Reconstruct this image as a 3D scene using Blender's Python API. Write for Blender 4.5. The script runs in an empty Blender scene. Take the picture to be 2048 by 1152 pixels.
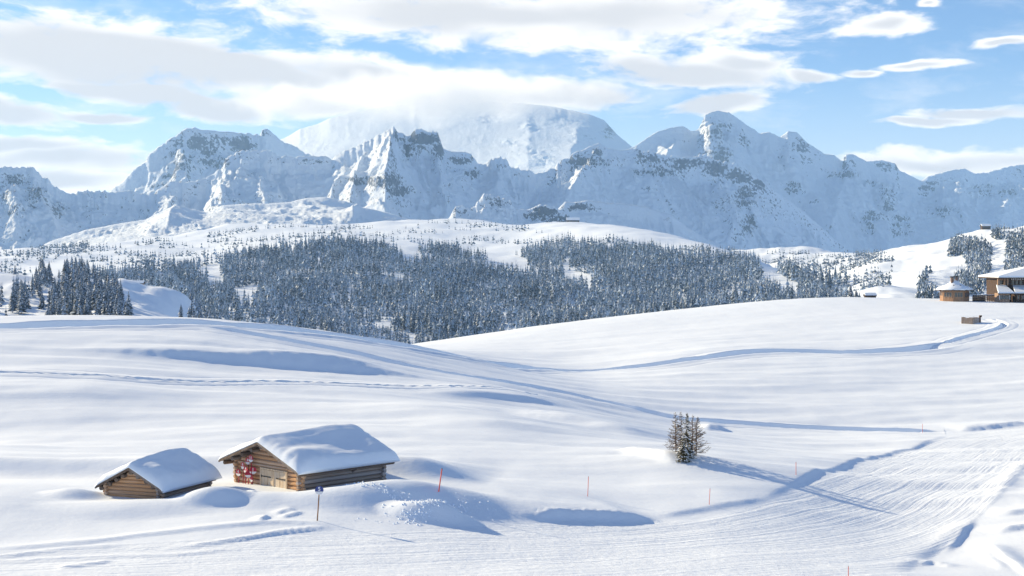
import bpy, bmesh, math, random
import numpy as np
from mathutils import Vector, Matrix

# ------------------------------------------------------------------ camera, sky, sun, exposure
sc = bpy.context.scene
COL = sc.collection
F, UC, VH = 2813.0, 1024.0, 520.0          # focal length and horizon of the 2048 px wide photograph
cam_d = bpy.data.cameras.new('camera')
cam = bpy.data.objects.new('camera', cam_d); COL.objects.link(cam)
cam_d.sensor_width = 36.0; cam_d.lens = 36.0 * F / 2048.0
cam_d.shift_y = -(576.0 - VH) / 2048.0
cam_d.clip_start = 1.0; cam_d.clip_end = 90000.0
cam.location = (0, 0, 0); cam.rotation_euler = (math.radians(90), 0, 0)
sc.camera = cam

SUN_EL = math.radians(21.0)
SUN_A = math.radians(31.0)                  # sun stands on the left, this far behind the picture plane
sun_vec = Vector((-math.cos(SUN_A) * math.cos(SUN_EL), math.sin(SUN_A) * math.cos(SUN_EL), math.sin(SUN_EL)))
sl = bpy.data.lights.new('sun', 'SUN'); sl.energy = 5.0; sl.angle = math.radians(0.53); sl.color = (1.0, 0.81, 0.52)
sun = bpy.data.objects.new('sun', sl); COL.objects.link(sun)
sun.rotation_euler = sun_vec.to_track_quat('Z', 'Y').to_euler()
sun.location = (-60, 40, 80)

vs = sc.view_settings
vs.view_transform = 'Standard'; vs.look = 'None'; vs.gamma = 1.0; vs.use_curve_mapping = False
vs.exposure = 0.84
SKY_STRENGTH = 0.089
HAZE = 5.6e-5
CLOUD_WHITE = (0.76, 0.72, 0.675, 1)
CLOUD_GREY = (0.45, 0.44, 0.44, 1)
try:
    sc.cycles.volume_bounces = 6
    sc.cycles.max_bounces = 10
    sc.cycles.diffuse_bounces = 4
    sc.cycles.transparent_max_bounces = 10
    sc.cycles.use_denoising = True
except Exception:
    pass


class NT:
    """small helper to write node graphs"""
    def __init__(s, tree): s.t = tree; s.n = tree.nodes; s.l = tree.links
    def new(s, kind, **kw):
        n = s.n.new(kind)
        for k, v in kw.items(): setattr(n, k, v)
        return n
    def set(s, sock, val):
        if isinstance(val, bpy.types.NodeSocket): s.l.new(val, sock)
        else: sock.default_value = val
    def m(s, op, a, b=0.0, c=0.0, clamp=False):
        n = s.n.new('ShaderNodeMath'); n.operation = op; n.use_clamp = clamp
        for i, v in enumerate((a, b, c)): s.set(n.inputs[i], v)
        return n.outputs[0]
    def smooth(s, x, lo, hi):
        n = s.n.new('ShaderNodeMapRange'); n.interpolation_type = 'SMOOTHSTEP'
        s.set(n.inputs['Value'], x); n.inputs['From Min'].default_value = lo; n.inputs['From Max'].default_value = hi
        return n.outputs[0]
    def mix(s, f, a, b):
        n = s.n.new('ShaderNodeMix'); n.data_type = 'RGBA'
        s.set(n.inputs[0], f); s.set(n.inputs[6], a); s.set(n.inputs[7], b)
        return n.outputs[2]
    def noise(s, vec, scale, detail=4, rough=0.5, dist=0.0):
        n = s.n.new('ShaderNodeTexNoise'); n.inputs['Scale'].default_value = scale
        n.inputs['Detail'].default_value = detail; n.inputs['Roughness'].default_value = rough
        n.inputs['Distortion'].default_value = dist
        if vec is not None: s.l.new(vec, n.inputs['Vector'])
        return n.outputs[0]
    def xyz(s, x, y, z):
        n = s.n.new('ShaderNodeCombineXYZ')
        for i, v in enumerate((x, y, z)): s.set(n.inputs[i], v)
        return n.outputs[0]


def build_world():
    w = bpy.data.worlds.new('World'); sc.world = w; w.use_nodes = True
    t = NT(w.node_tree); w.node_tree.nodes.clear()
    out = t.new('ShaderNodeOutputWorld'); bg = t.new('ShaderNodeBackground')
    bg.inputs[1].default_value = 1.0
    t.l.new(bg.outputs[0], out.inputs[0])
    sky = t.new('ShaderNodeTexSky'); sky.sky_type = 'NISHITA'; sky.sun_disc = False
    sky.sun_elevation = SUN_EL
    sky.sun_rotation = math.atan2(sun_vec.x, sun_vec.y)
    sky.altitude = 2100; sky.air_density = 1.0; sky.dust_density = 0.6; sky.ozone_density = 4.5
    sc_ = t.new('ShaderNodeMix'); sc_.data_type = 'RGBA'; sc_.blend_type = 'MULTIPLY'
    sc_.inputs[0].default_value = 1.0
    t.l.new(sky.outputs[0], sc_.inputs[6])
    sc_.inputs[7].default_value = (SKY_STRENGTH, SKY_STRENGTH, SKY_STRENGTH, 1)
    skycol = sc_.outputs[2]
    tc = t.new('ShaderNodeTexCoord'); sep = t.new('ShaderNodeSeparateXYZ')
    t.l.new(tc.outputs['Generated'], sep.inputs[0])
    x, y, z = sep.outputs
    az = t.m('ARCTAN2', x, y)
    el = t.m('ARCSINE', z)
    # clouds that drift over the range: centre (azimuth, elevation) and reach in radians, then the tilt of their long axis
    CL = [(150, 100, 460, 80, .10), (420, 135, 420, 48, .09), (760, 150, 330, 42, .05), (1080, 36, 640, 68, -.01),
          (860, 185, 330, 48, -.02), (1125, 190, 150, 32, .02), (600, 205, 180, 36, -.02),
          (1390, 140, 235, 40, .07), (1500, 128, 120, 30, .05), (1620, 152, 60, 12, .03), (1425, 208, 125, 24, -.05),
          (1760, 48, 112, 24, -.03), (25, 222, 125, 36, .06), (200, 232, 90, 15, .02), (440, 222, 170, 30, .05), (300, 190, 240, 22, .08),
          (110, 318, 250, 36, .03), (20, 290, 200, 24, .0), (1955, 228, 140, 15, .0), (1860, 246, 120, 9, -.02), (1900, 322, 360, 30, -.04),
          (1830, 134, 95, 9, .04), (1880, 4, 30, 10, 0), (2020, 88, 50, 10, -.1), (1720, 146, 40, 9, .1), (120, 366, 240, 30, 0)]
    wob = t.new('ShaderNodeTexNoise'); wob.inputs['Scale'].default_value = 1.0; wob.inputs['Detail'].default_value = 3
    t.l.new(t.xyz(t.m('MULTIPLY', az, 11.0), t.m('MULTIPLY', el, 30.0), 3.1), wob.inputs['Vector'])
    sepw = t.new('ShaderNodeSeparateColor'); t.l.new(wob.outputs['Color'], sepw.inputs[0])
    azw = t.m('ADD', az, t.m('MULTIPLY', t.m('SUBTRACT', sepw.outputs[0], 0.5), 0.055))
    elw = t.m('ADD', el, t.m('MULTIPLY', t.m('SUBTRACT', sepw.outputs[1], 0.5), 0.022))
    pts = {}
    R = None
    for (u, v, ru, rv, tl) in CL:
        tl = round(tl / 0.09) * 0.09
        if tl not in pts: pts[tl] = t.xyz(azw, t.m('ADD', elw, t.m('MULTIPLY', az, tl)) if tl else elw, 0.0)
        a0 = math.atan((u - UC) / F); e0 = math.atan((VH - v) / F * math.cos(a0)) + a0 * tl
        n = t.new('ShaderNodeVectorMath', operation='MULTIPLY_ADD'); t.l.new(pts[tl], n.inputs[0])
        n.inputs[1].default_value = (F / ru, F / rv, 0); n.inputs[2].default_value = (-a0 * F / ru, -e0 * F / rv, 0)
        q = t.new('ShaderNodeVectorMath', operation='LENGTH'); t.l.new(n.outputs[0], q.inputs[0])
        R = q.outputs['Value'] if R is None else t.m('MINIMUM', R, q.outputs['Value'])
    B = t.m('SUBTRACT', 1.0, t.m('MINIMUM', R, 2.0))
    f1 = t.noise(t.xyz(t.m('MULTIPLY', azw, 30.0), t.m('MULTIPLY', elw, 84.0), 1.7), 1.0, 8, 0.60)
    f2 = t.noise(t.xyz(t.m('MULTIPLY', az, 5.0), t.m('MULTIPLY', el, 15.0), 8.3), 1.0, 3, 0.5)
    # thin broken cloud goes on over the rest of the sky
    G = t.m('MULTIPLY', t.m('SUBTRACT', f2, 0.68), 4.0)
    outside = t.m('MAXIMUM', t.smooth(t.m('ABSOLUTE', az), 0.37, 0.50), t.smooth(el, 0.19, 0.30))
    Bm = t.m('ADD', t.m('MULTIPLY', t.m('MULTIPLY', B, .95), t.m('SUBTRACT', 1.0, outside)), t.m('MULTIPLY', G, outside))
    dens = t.m('ADD', Bm, t.m('MULTIPLY', t.m('SUBTRACT', f1, 0.5), 1.75))
    cloud = t.smooth(dens, -0.18, 0.42)
    veil = t.m('MULTIPLY', t.smooth(t.m('ADD', f2, t.m('MULTIPLY', t.m('SUBTRACT', f1, .5), .6)), 0.44, 0.78), 0.36)
    haze_h = t.m('MULTIPLY', t.m('SUBTRACT', 1.0, t.smooth(el, 0.0, 0.15)), 0.45)
    cloud = t.m('MAXIMUM', cloud, t.m('MAXIMUM', veil, haze_h))
    grey = t.smooth(t.m('ADD', Bm, t.m('MULTIPLY', t.m('SUBTRACT', f2, 0.5), 1.9)), 0.16, 0.72)
    ccol = t.mix(t.m('MULTIPLY', grey, 0.9), CLOUD_WHITE, CLOUD_GREY)
    fin = t.mix(t.m('MULTIPLY', cloud, t.smooth(el, -0.05, 0.0)), skycol, ccol)
    t.l.new(fin, bg.inputs[0])
build_world()

# ------------------------------------------------------------------ helpers
random.seed(7); rng = np.random.default_rng(11)

def P(u, v, d): return (d * (u - UC) / F, d, d * (VH - v) / F)

def tag(o, label=None, cat=None, group=None, kind=None):
    if label: o['label'] = label
    if cat: o['category'] = cat
    if group: o['group'] = group
    if kind: o['kind'] = kind
    return o

_G = rng.random(512) * 2 * np.pi
_PERM = np.concatenate([rng.permutation(256)] * 3)
def perlin(x, y, seed=0):
    x = np.asarray(x, float) + seed * 17.31; y = np.asarray(y, float) + seed * 9.77
    xi = np.floor(x).astype(np.int64); yi = np.floor(y).astype(np.int64)
    xf = x - xi; yf = y - yi
    u = xf * xf * xf * (xf * (xf * 6 - 15) + 10); v = yf * yf * yf * (yf * (yf * 6 - 15) + 10)
    xi &= 255; yi &= 255
    def g(ix, iy, dx, dy):
        a = _G[_PERM[_PERM[ix & 255] + (iy & 255)]]
        return np.cos(a) * dx + np.sin(a) * dy
    n00 = g(xi, yi, xf, yf); n10 = g(xi + 1, yi, xf - 1, yf); n01 = g(xi, yi + 1, xf, yf - 1); n11 = g(xi + 1, yi + 1, xf - 1, yf - 1)
    a = n00 + u * (n10 - n00); b = n01 + u * (n11 - n01)
    return (a + v * (b - a)) * 1.5
def fbm(x, y, octv=4, gain=0.5, lac=2.03, seed=0):
    s = 0; a = 1; f = 1
    for i in range(octv): s = s + a * perlin(x * f, y * f, seed + i); a *= gain; f *= lac
    return s
def ridged(x, y, octv=4, gain=0.5, lac=2.1, seed=0):
    s = 0; a = 1; f = 1; tot = 0; w = 1
    for i in range(octv):
        n = (1 - np.abs(perlin(x * f, y * f, seed + i))) ** 2
        s = s + a * n * w; w = np.clip(n * 1.4, 0, 1); tot += a; a *= gain; f *= lac
    return s / tot
def sstep(x, lo, hi):
    t = np.clip((x - lo) / (hi - lo), 0, 1); return t * t * (3 - 2 * t)

def mesh_np(name, verts, faces, mat=None, smooth=True, parent=None, attrs=None, mats=None, midx=None):
    """verts (n,3); faces (m,k) with one k (3 or 4)"""
    me = bpy.data.meshes.new(name)
    verts = np.ascontiguousarray(verts, np.float32); faces = np.ascontiguousarray(faces, np.int32)
    n, k = faces.shape
    me.vertices.add(len(verts)); me.vertices.foreach_set('co', verts.ravel())
    me.loops.add(n * k); me.loops.foreach_set('vertex_index', faces.ravel())
    me.polygons.add(n); me.polygons.foreach_set('loop_start', np.arange(n, dtype=np.int32) * k)
    try: me.polygons.foreach_set('loop_total', np.full(n, k, np.int32))
    except Exception: pass
    if mats:
        for m_ in mats: me.materials.append(m_)
        if midx is not None: me.polygons.foreach_set('material_index', np.ascontiguousarray(midx, np.int32))
    elif mat: me.materials.append(mat)
    me.polygons.foreach_set('use_smooth', np.full(n, bool(smooth)))
    me.update(calc_edges=True)
    for an, av in (attrs or {}).items():
        at = me.attributes.new(an, 'FLOAT', 'POINT'); at.data.foreach_set('value', np.ascontiguousarray(av, np.float32).ravel())
    o = bpy.data.objects.new(name, me); COL.objects.link(o)
    if parent: o.parent = parent
    return o

def grid_faces(nr, nc):
    i = np.arange(nr - 1)[:, None] * nc + np.arange(nc - 1)[None, :]
    i = i.ravel()
    return np.stack([i, i + 1, i + nc + 1, i + nc], 1)

class MB:
    """collects shapes; build() links them as one mesh object"""
    def __init__(s): s.v = []; s.f = []; s.mi = []
    def add(s, vs_, fs, mi=0):
        b = len(s.v); s.v += [tuple(p) for p in vs_]; s.f += [tuple(i + b for i in f) for f in fs]; s.mi += [mi] * len(fs); return s
    def box(s, c, size, rot=None, mi=0):
        hx, hy, hz = size[0] / 2, size[1] / 2, size[2] / 2
        vs_ = [Vector((x, y, z)) for x in (-hx, hx) for y in (-hy, hy) for z in (-hz, hz)]
        if rot is not None: vs_ = [rot @ p for p in vs_]
        vs_ = [p + Vector(c) for p in vs_]
        return s.add(vs_, [(0, 1, 3, 2), (4, 6, 7, 5), (0, 4, 5, 1), (2, 3, 7, 6), (0, 2, 6, 4), (1, 5, 7, 3)], mi)
    def tube(s, pts, rad, n=6, mi=0, caps=True):
        pts = [Vector(p) for p in pts]; rings = []
        for i, p in enumerate(pts):
            a = pts[max(i - 1, 0)]; b = pts[min(i + 1, len(pts) - 1)]
            d = (b - a).normalized(); q = d.to_track_quat('Z', 'Y')
            r = rad[i] if isinstance(rad, (list, tuple)) else rad
            rings.append([p + q @ Vector((r * math.cos(2 * math.pi * k / n), r * math.sin(2 * math.pi * k / n), 0)) for k in range(n)])
        vs_ = [p for r in rings for p in r]
        fs = [(i * n + k, i * n + (k + 1) % n, (i + 1) * n + (k + 1) % n, (i + 1) * n + k) for i in range(len(pts) - 1) for k in range(n)]
        if caps: fs += [tuple(reversed(range(n))), tuple((len(pts) - 1) * n + k for k in range(n))]
        return s.add(vs_, fs, mi)
    def poly_prism(s, outline, y0, y1, mi=0):
        """outline in (x,z), extruded along y"""
        n = len(outline)
        vs_ = [(x, y0, z) for x, z in outline] + [(x, y1, z) for x, z in outline]
        fs = [tuple(range(n)), tuple(reversed(range(n, 2 * n)))] + [(i + n, (i + 1) % n + n, (i + 1) % n, i) for i in range(n)]
        return s.add(vs_, fs, mi)
    def build(s, name, mat, parent=None, smooth=False, bevel=0.0):
        me = bpy.data.meshes.new(name); me.from_pydata(s.v, [], s.f)
        for m_ in (mat if isinstance(mat, (list, tuple)) else [mat]): me.materials.append(m_)
        me.polygons.foreach_set('material_index', s.mi)
        bm = bmesh.new(); bm.from_mesh(me); bmesh.ops.recalc_face_normals(bm, faces=bm.faces)
        if bevel: bmesh.ops.bevel(bm, geom=bm.edges[:], offset=bevel, segments=1, affect='EDGES')
        bm.to_mesh(me); bm.free()
        if smooth: me.polygons.foreach_set('use_smooth', [True] * len(me.polygons))
        o = bpy.data.objects.new(name, me); COL.objects.link(o)
        if parent: o.parent = parent
        return o

def empty(name, loc=(0, 0, 0), rz=0.0, parent=None):
    o = bpy.data.objects.new(name, None); COL.objects.link(o); o.location = loc; o.rotation_euler = (0, 0, rz)
    if parent: o.parent = parent
    return o
def copy_tree(o, parent=None):
    c = o.copy(); COL.objects.link(c); c.parent = parent
    for ch in list(o.children): copy_tree(ch, c)
    return c

# ------------------------------------------------------------------ materials
def new_mat(name):
    m_ = bpy.data.materials.new(name); m_.use_nodes = True
    t = NT(m_.node_tree); p = m_.node_tree.nodes['Principled BSDF']
    return m_, t, p
def obj_vec(t, coord='Object'):
    return t.new('ShaderNodeTexCoord').outputs[coord]
def bump(t, p, h, strength, dist):
    b = t.new('ShaderNodeBump'); b.inputs['Strength'].default_value = strength; b.inputs['Distance'].default_value = dist
    t.l.new(h, b.inputs['Height']); t.l.new(b.outputs[0], p.inputs['Normal'])

SNOW = (0.80, 0.88, 0.975, 1)
def snow_mat(name, bscale=1.5, bdist=0.05):
    m_, t, p = new_mat(name)
    g = t.new('ShaderNodeNewGeometry').outputs['Position']
    n1 = t.noise(g, bscale, 6, 0.6)
    col = t.mix(t.noise(g, 0.05, 3, .5), (0.785, 0.87, 0.97, 1), (0.81, 0.885, 0.975, 1))
    t.l.new(col, p.inputs['Base Color']); p.inputs['Roughness'].default_value = 0.75
    p.inputs['Specular IOR Level'].default_value = 0.15
    bump(t, p, n1, 0.35, bdist)
    return m_

def field_mat():
    """open snow with groomed run: fine relief follows the direction of travel (along / across in metres)"""
    m_, t, p = new_mat('field_snow')
    g = t.new('ShaderNodeNewGeometry').outputs['Position']
    def at(n):
        a = t.new('ShaderNodeAttribute'); a.attribute_name = n; return a.outputs['Fac']
    along, across, run = at('along'), at('across'), at('groomed')
    l1 = t.noise(t.xyz(t.m('MULTIPLY', along, 0.05), t.m('MULTIPLY', across, 3.4), 0.0), 1.0, 5, 0.62)
    l2 = t.noise(t.xyz(t.m('MULTIPLY', along, 0.035), t.m('MULTIPLY', across, 0.55), 5.0), 1.0, 3, 0.5)
    chop = t.noise(g, 2.2, 5, 0.6)
    hrun = t.m('ADD', t.m('ADD', t.m('MULTIPLY', l1, 0.085), t.m('MULTIPLY', l2, 0.06)), t.m('MULTIPLY', chop, 0.055))
    # powder: soft wind ripples and a fine grain
    sep = t.new('ShaderNodeSeparateXYZ'); t.l.new(g, sep.inputs[0])
    xs = t.m('ADD', sep.outputs[0], t.m('MULTIPLY', sep.outputs[1], 0.8)); ys = t.m('SUBTRACT', sep.outputs[1], t.m('MULTIPLY', sep.outputs[0], 0.25))
    wind = t.noise(t.xyz(t.m('MULTIPLY', xs, 0.03), t.m('MULTIPLY', ys, 0.16), 0.0), 1.0, 5, 0.52)
    hpow = t.m('ADD', t.m('MULTIPLY', wind, 0.15), t.m('MULTIPLY', t.noise(g, 2.5, 5, 0.65), 0.022))
    h = t.m('ADD', t.m('MULTIPLY', hrun, run), t.m('MULTIPLY', hpow, t.m('SUBTRACT', 1.0, run)))
    col = t.mix(t.noise(g, 0.04, 3, .5), (0.785, 0.87, 0.97, 1), (0.81, 0.885, 0.975, 1))
    t.l.new(col, p.inputs['Base Color']); p.inputs['Roughness'].default_value = 0.7
    p.inputs['Specular IOR Level'].default_value = 0.15
    bump(t, p, h, 1.0, 1.0)
    return m_

def mountain_mat(name, nscale):
    m_, t, p = new_mat(name)
    g = t.new('ShaderNodeNewGeometry').outputs['Position']
    a = t.new('ShaderNodeAttribute'); a.attribute_name = 'rock'
    n1 = t.noise(g, nscale * 5.0, 8, 0.72); n2 = t.noise(g, nscale * 0.5, 4, 0.5)
    f = t.smooth(t.m('ADD', a.outputs['Fac'], t.m('MULTIPLY', t.m('SUBTRACT', n1, 0.5), 2.0)), 0.49, 0.66)
    rock = t.mix(n2, (0.075, 0.095, 0.14, 1), (0.18, 0.205, 0.26, 1))
    t.l.new(t.mix(f, SNOW, rock), p.inputs['Base Color']); p.inputs['Roughness'].default_value = 0.85
    p.inputs['Specular IOR Level'].default_value = 0.1
    bump(t, p, n1, 0.6, 0.28 / nscale)
    return m_

def flat_mat(name, col, rough=0.7, spec=0.3, var=0.0, nscale=5.0, metal=0.0):
    m_, t, p = new_mat(name)
    p.inputs['Roughness'].default_value = rough; p.inputs['Specular IOR Level'].default_value = spec; p.inputs['Metallic'].default_value = metal
    if var:
        n = t.noise(obj_vec(t), nscale, 5, 0.6)
        lo = tuple(c * (1 - var) for c in col) + (1,); hi = tuple(min(1, c * (1 + var)) for c in col) + (1,)
        t.l.new(t.mix(t.smooth(n, .3, .7), lo, hi), p.inputs['Base Color'])
    else: p.inputs['Base Color'].default_value = (*col, 1)
    return m_

def wood_mat(name, dark, light, grey, stretch='X', amount=0.5):
    """weathered timber: grain runs along the piece, silvered in patches, each piece a little different"""
    m_, t, p = new_mat(name)
    v = obj_vec(t, 'Object'); oi = t.new('ShaderNodeObjectInfo')
    sep = t.new('ShaderNodeSeparateXYZ')
    g = t.new('ShaderNodeNewGeometry').outputs['Position']
    t.l.new(v, sep.inputs[0])
    k = {'X': (0.6, 14, 14), 'Z': (14, 14, 0.6)}[stretch]
    r = t.m('MULTIPLY', oi.outputs['Random'], 37.0)
    grain = t.noise(t.xyz(t.m('ADD', t.m('MULTIPLY', sep.outputs[0], k[0]), r), t.m('MULTIPLY', sep.outputs[1], k[1]), t.m('MULTIPLY', sep.outputs[2], k[2])), 1.0, 6, 0.65)
    patch = t.noise(t.xyz(t.m('ADD', t.m('MULTIPLY', sep.outputs[0], 1.2), r), t.m('MULTIPLY', sep.outputs[1], 3.0), t.m('MULTIPLY', sep.outputs[2], 1.5)), 1.0, 4, 0.6)
    c = t.mix(t.smooth(grain, 0.3, 0.7), (*dark, 1), (*light, 1))
    gf = t.m('MULTIPLY', t.smooth(t.m('ADD', patch, t.m('MULTIPLY', t.m('SUBTRACT', oi.outputs['Random'], 0.5), 0.3)), 0.40, 0.66), amount)
    c = t.mix(gf, c, (*grey, 1))
    t.l.new(c, p.inputs['Base Color']); p.inputs['Roughness'].default_value = 0.85; p.inputs['Specular IOR Level'].default_value = 0.2
    bump(t, p, grain, 0.6, 0.02)
    return m_

M = {}
M['field'] = field_mat()
M['snow'] = snow_mat('powder_snow', 2.0, 0.02)
M['roof_snow'] = snow_mat('roof_snow', 1.2, 0.03)
M['clod'] = snow_mat('clod_snow', 6.0, 0.05)
M['hill_snow'] = snow_mat('hill_snow', 0.06, 1.6)
M['range'] = mountain_mat('range_rock', 0.018)
M['massif'] = mountain_mat('massif_rock', 0.010)
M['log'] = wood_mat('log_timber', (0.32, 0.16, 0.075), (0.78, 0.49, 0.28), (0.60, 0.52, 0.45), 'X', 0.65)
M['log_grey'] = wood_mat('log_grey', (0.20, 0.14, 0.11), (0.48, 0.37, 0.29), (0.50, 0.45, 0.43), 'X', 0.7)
M['plank'] = wood_mat('plank_timber', (0.48, 0.35, 0.23), (0.78, 0.64, 0.47), (0.66, 0.60, 0.52), 'Z', 0.5)
M['beam'] = wood_mat('beam_timber', (0.08, 0.055, 0.04), (0.23, 0.17, 0.13), (0.30, 0.27, 0.26), 'X', 0.6)
M['dark'] = flat_mat('gap_shade', (0.03, 0.022, 0.018), 0.9, 0.1)
M['iron'] = flat_mat('black_iron', (0.02, 0.02, 0.022), 0.5, 0.4)
M['red'] = flat_mat('red_paint', (0.42, 0.02, 0.05), 0.5, 0.4, 0.2, 8)
M['white'] = flat_mat('white_paint', (0.8, 0.8, 0.82), 0.5, 0.4)
M['blue'] = flat_mat('blue_paint', (0.035, 0.06, 0.24), 0.45, 0.4, 0.15, 6)
M['pole_wood'] = flat_mat('pole_wood', (0.30, 0.16, 0.09), 0.8, 0.2, 0.4, 6)
M['pole_red'] = flat_mat('pole_red', (0.75, 0.13, 0.10), 0.6, 0.3, 0.15, 3)
M['bark'] = flat_mat('bark', (0.12, 0.085, 0.065), 0.9, 0.1, 0.5, 12)
M['twig'] = flat_mat('twig', (0.17, 0.115, 0.075), 0.9, 0.1, 0.4, 6)
M['needle'] = flat_mat('needles', (0.07, 0.095, 0.12), 0.85, 0.1, 0.4, 0.05)
M['needle_warm'] = flat_mat('needles_warm', (0.09, 0.085, 0.045), 0.85, 0.1, 0.4, 2.0)
M['frost'] = flat_mat('frosted_needles', (0.36, 0.44, 0.54), 0.85, 0.1, 0.45, 0.05)
M['tree_snow'] = flat_mat('tree_snow', (0.86, 0.88, 0.91), 0.8, 0.1)
M['glass'] = flat_mat('window_glass', (0.06, 0.08, 0.10), 0.08, 0.6)
M['stone'] = flat_mat('chimney_stone', (0.22, 0.15, 0.12), 0.9, 0.2, 0.4, 4)
M['steel'] = flat_mat('steel', (0.25, 0.28, 0.32), 0.5, 0.5, 0.1, 2)

# ------------------------------------------------------------------ terrain sheets
class Sheet:
    """smooth land through known points; v(u, ln d) is a thin-plate spline, height = d * (VH - v) / F"""
    def __init__(s, pts, su=400.0, sd=5.0, lam=1e-3):
        a = np.array(pts, float); s.su, s.sd = su, sd
        s.p = np.stack([a[:, 0] / su, np.log(a[:, 2]) * sd], 1); n = len(a)
        r2 = ((s.p[:, None] - s.p[None]) ** 2).sum(-1)
        K = 0.5 * r2 * np.log(r2 + 1e-12) + lam * np.eye(n)
        Q = np.concatenate([np.ones((n, 1)), s.p], 1)
        A = np.zeros((n + 3, n + 3)); A[:n, :n] = K; A[:n, n:] = Q; A[n:, :n] = Q.T
        s.w = np.linalg.solve(A, np.concatenate([a[:, 1], np.zeros(3)]))
    def v(s, u, d):
        u = np.asarray(u, float); d = np.asarray(d, float)
        u, d = np.broadcast_arrays(u, d)
        q0 = (u / s.su).ravel(); q1 = (np.log(d) * s.sd).ravel()
        out = s.w[-3] + s.w[-2] * q0 + s.w[-1] * q1
        for (a, b), w in zip(s.p, s.w[:-3]):
            r2 = (q0 - a) ** 2 + (q1 - b) ** 2
            out += w * 0.5 * r2 * np.log(r2 + 1e-12)
        return out.reshape(u.shape)
    def z(s, x, y):
        y = np.maximum(y, 3.0)
        return y * (VH - s.v(UC + F * x / y, y)) / F
    def hit(s, u, v, d0, d1, n=1200):
        """distance where the sight line through (u, v) meets the sheet"""
        u = np.atleast_1d(np.asarray(u, float)); v = np.atleast_1d(np.asarray(v, float))
        dd = np.geomspace(d0, d1, n)
        vv = s.v(u[:, None], dd[None, :])
        ok = vv <= v[:, None]
        i = np.where(ok.any(1), ok.argmax(1), np.argmin(np.abs(vv - v[:, None]), 1))
        return dd[i]

FG = Sheet([
    # near ground and the groomed run along the bottom
    (-700, 1500, 32), (400, 1500, 32), (1500, 1500, 34), (2700, 1500, 36),
    (-700, 1170, 60), (-300, 1158, 61), (0, 1152, 62), (500, 1152, 62), (1024, 1152, 63.5), (1500, 1152, 67), (1810, 1152, 71), (2048, 1152, 75), (2400, 1150, 76), (2750, 1150, 76),
    (-300, 1092, 68), (0, 1085, 69), (300, 1062, 71), (560, 1050, 72.5), (760, 1048, 74), (1000, 1045, 78), (1300, 1040, 84), (1440, 1030, 87), (1540, 995, 94), (1700, 935, 115), (1900, 868, 168), (2048, 850, 174), (2350, 838, 176),
    (1250, 1090, 75), (1550, 1085, 80), (1810, 1060, 90), (1750, 1000, 98), (2048, 1010, 96), (1950, 950, 113), (2400, 1000, 98),
    # knoll with the barns, hollow behind it
    (-700, 1010, 74), (-300, 1000, 76), (0, 990, 77.5), (200, 1000, 78.5), (330, 1000, 78.5), (480, 985, 80), (600, 977, 82), (720, 970, 83), (850, 985, 82), (1000, 985, 85),
    (0, 968, 83), (200, 972, 83), (-300, 970, 83),
    (0, 955, 92), (200, 957, 92), (500, 945, 94), (800, 945, 95), (950, 950, 95), (1080, 962, 94), (-300, 950, 92),
    (0, 880, 110), (500, 880, 110), (-300, 880, 110), (1024, 900, 107), (800, 880, 110),
    (0, 800, 126), (500, 800, 131), (-300, 800, 124), (0, 750, 137), (500, 752, 147), (0, 700, 150), (500, 705, 163), (-300, 700, 146), (-700, 700, 144),
    # left skyline
    (-700, 655, 164), (-300, 650, 165), (0, 646, 170), (200, 642, 176), (400, 645, 183), (500, 650, 187), (640, 662, 194), (800, 683, 206),
    (-300, 690, 240), (0, 690, 240), (300, 690, 240), (560, 705, 250), (-300, 840, 520), (200, 840, 520), (600, 845, 520),
    # middle
    (1024, 830, 138), (1024, 780, 164), (1024, 757, 182), (800, 735, 170), (800, 800, 138),
    (1375, 927, 102), (1250, 960, 97), (1480, 930, 104), (1375, 848, 168), (1375, 785, 194), (1375, 738, 219), (1150, 746, 222),
    (1700, 858, 173), (1700, 785, 200), (1700, 708, 236), (2048, 785, 200), (2048, 700, 240), (2400, 780, 196), (2400, 690, 242),
    (1000, 722, 228), (1150, 705, 252), (1375, 690, 252), (930, 702, 246),
    (1100, 662, 292), (1375, 648, 290), (1700, 650, 275), (2048, 656, 262),
    # right skyline
    (870, 687, 284), (1000, 668, 296), (1100, 652, 304), (1190, 641, 310), (1280, 630, 316), (1375, 620, 322), (1500, 606, 332), (1620, 597, 340), (1720, 595, 346), (1800, 598, 344), (1900, 600, 342), (2048, 603, 338), (2400, 604, 338), (2750, 604, 338),
    (1000, 720, 400), (1300, 690, 420), (1600, 650, 440), (1800, 640, 440), (2048, 630, 430), (2500, 630, 430), (1200, 860, 560), (1700, 800, 560), (2200, 780, 560),
], lam=2e-4)

def fg_px(pts, d0=45, d1=352):
    """pixel path -> ground path"""
    a = np.array(pts, float); d = FG.hit(a[:, 0], a[:, 1], d0, d1)
    return np.stack([d * (a[:, 0] - UC) / F, d], 1)

def smooth_path(p, step):
    p = np.asarray(p, float)
    if len(p) > 2:
        q = [p[0]] + list(p) + [p[-1]]; out = []
        for i in range(1, len(q) - 2):
            a, b, c, d = q[i - 1], q[i], q[i + 1], q[i + 2]
            for t in np.linspace(0, 1, 12, endpoint=False):
                out.append(0.5 * ((2 * b) + (-a + c) * t + (2 * a - 5 * b + 4 * c - d) * t * t + (-a + 3 * b - 3 * c + d) * t ** 3))
        out.append(p[-1]); p = np.array(out)
    L = np.concatenate([[0], np.cumsum(np.hypot(*np.diff(p, axis=0).T))])
    n = max(int(L[-1] / step), 3); t = np.linspace(0, L[-1], n)
    return np.stack([np.interp(t, L, p[:, 0]), np.interp(t, L, p[:, 1])], 1)

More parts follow.
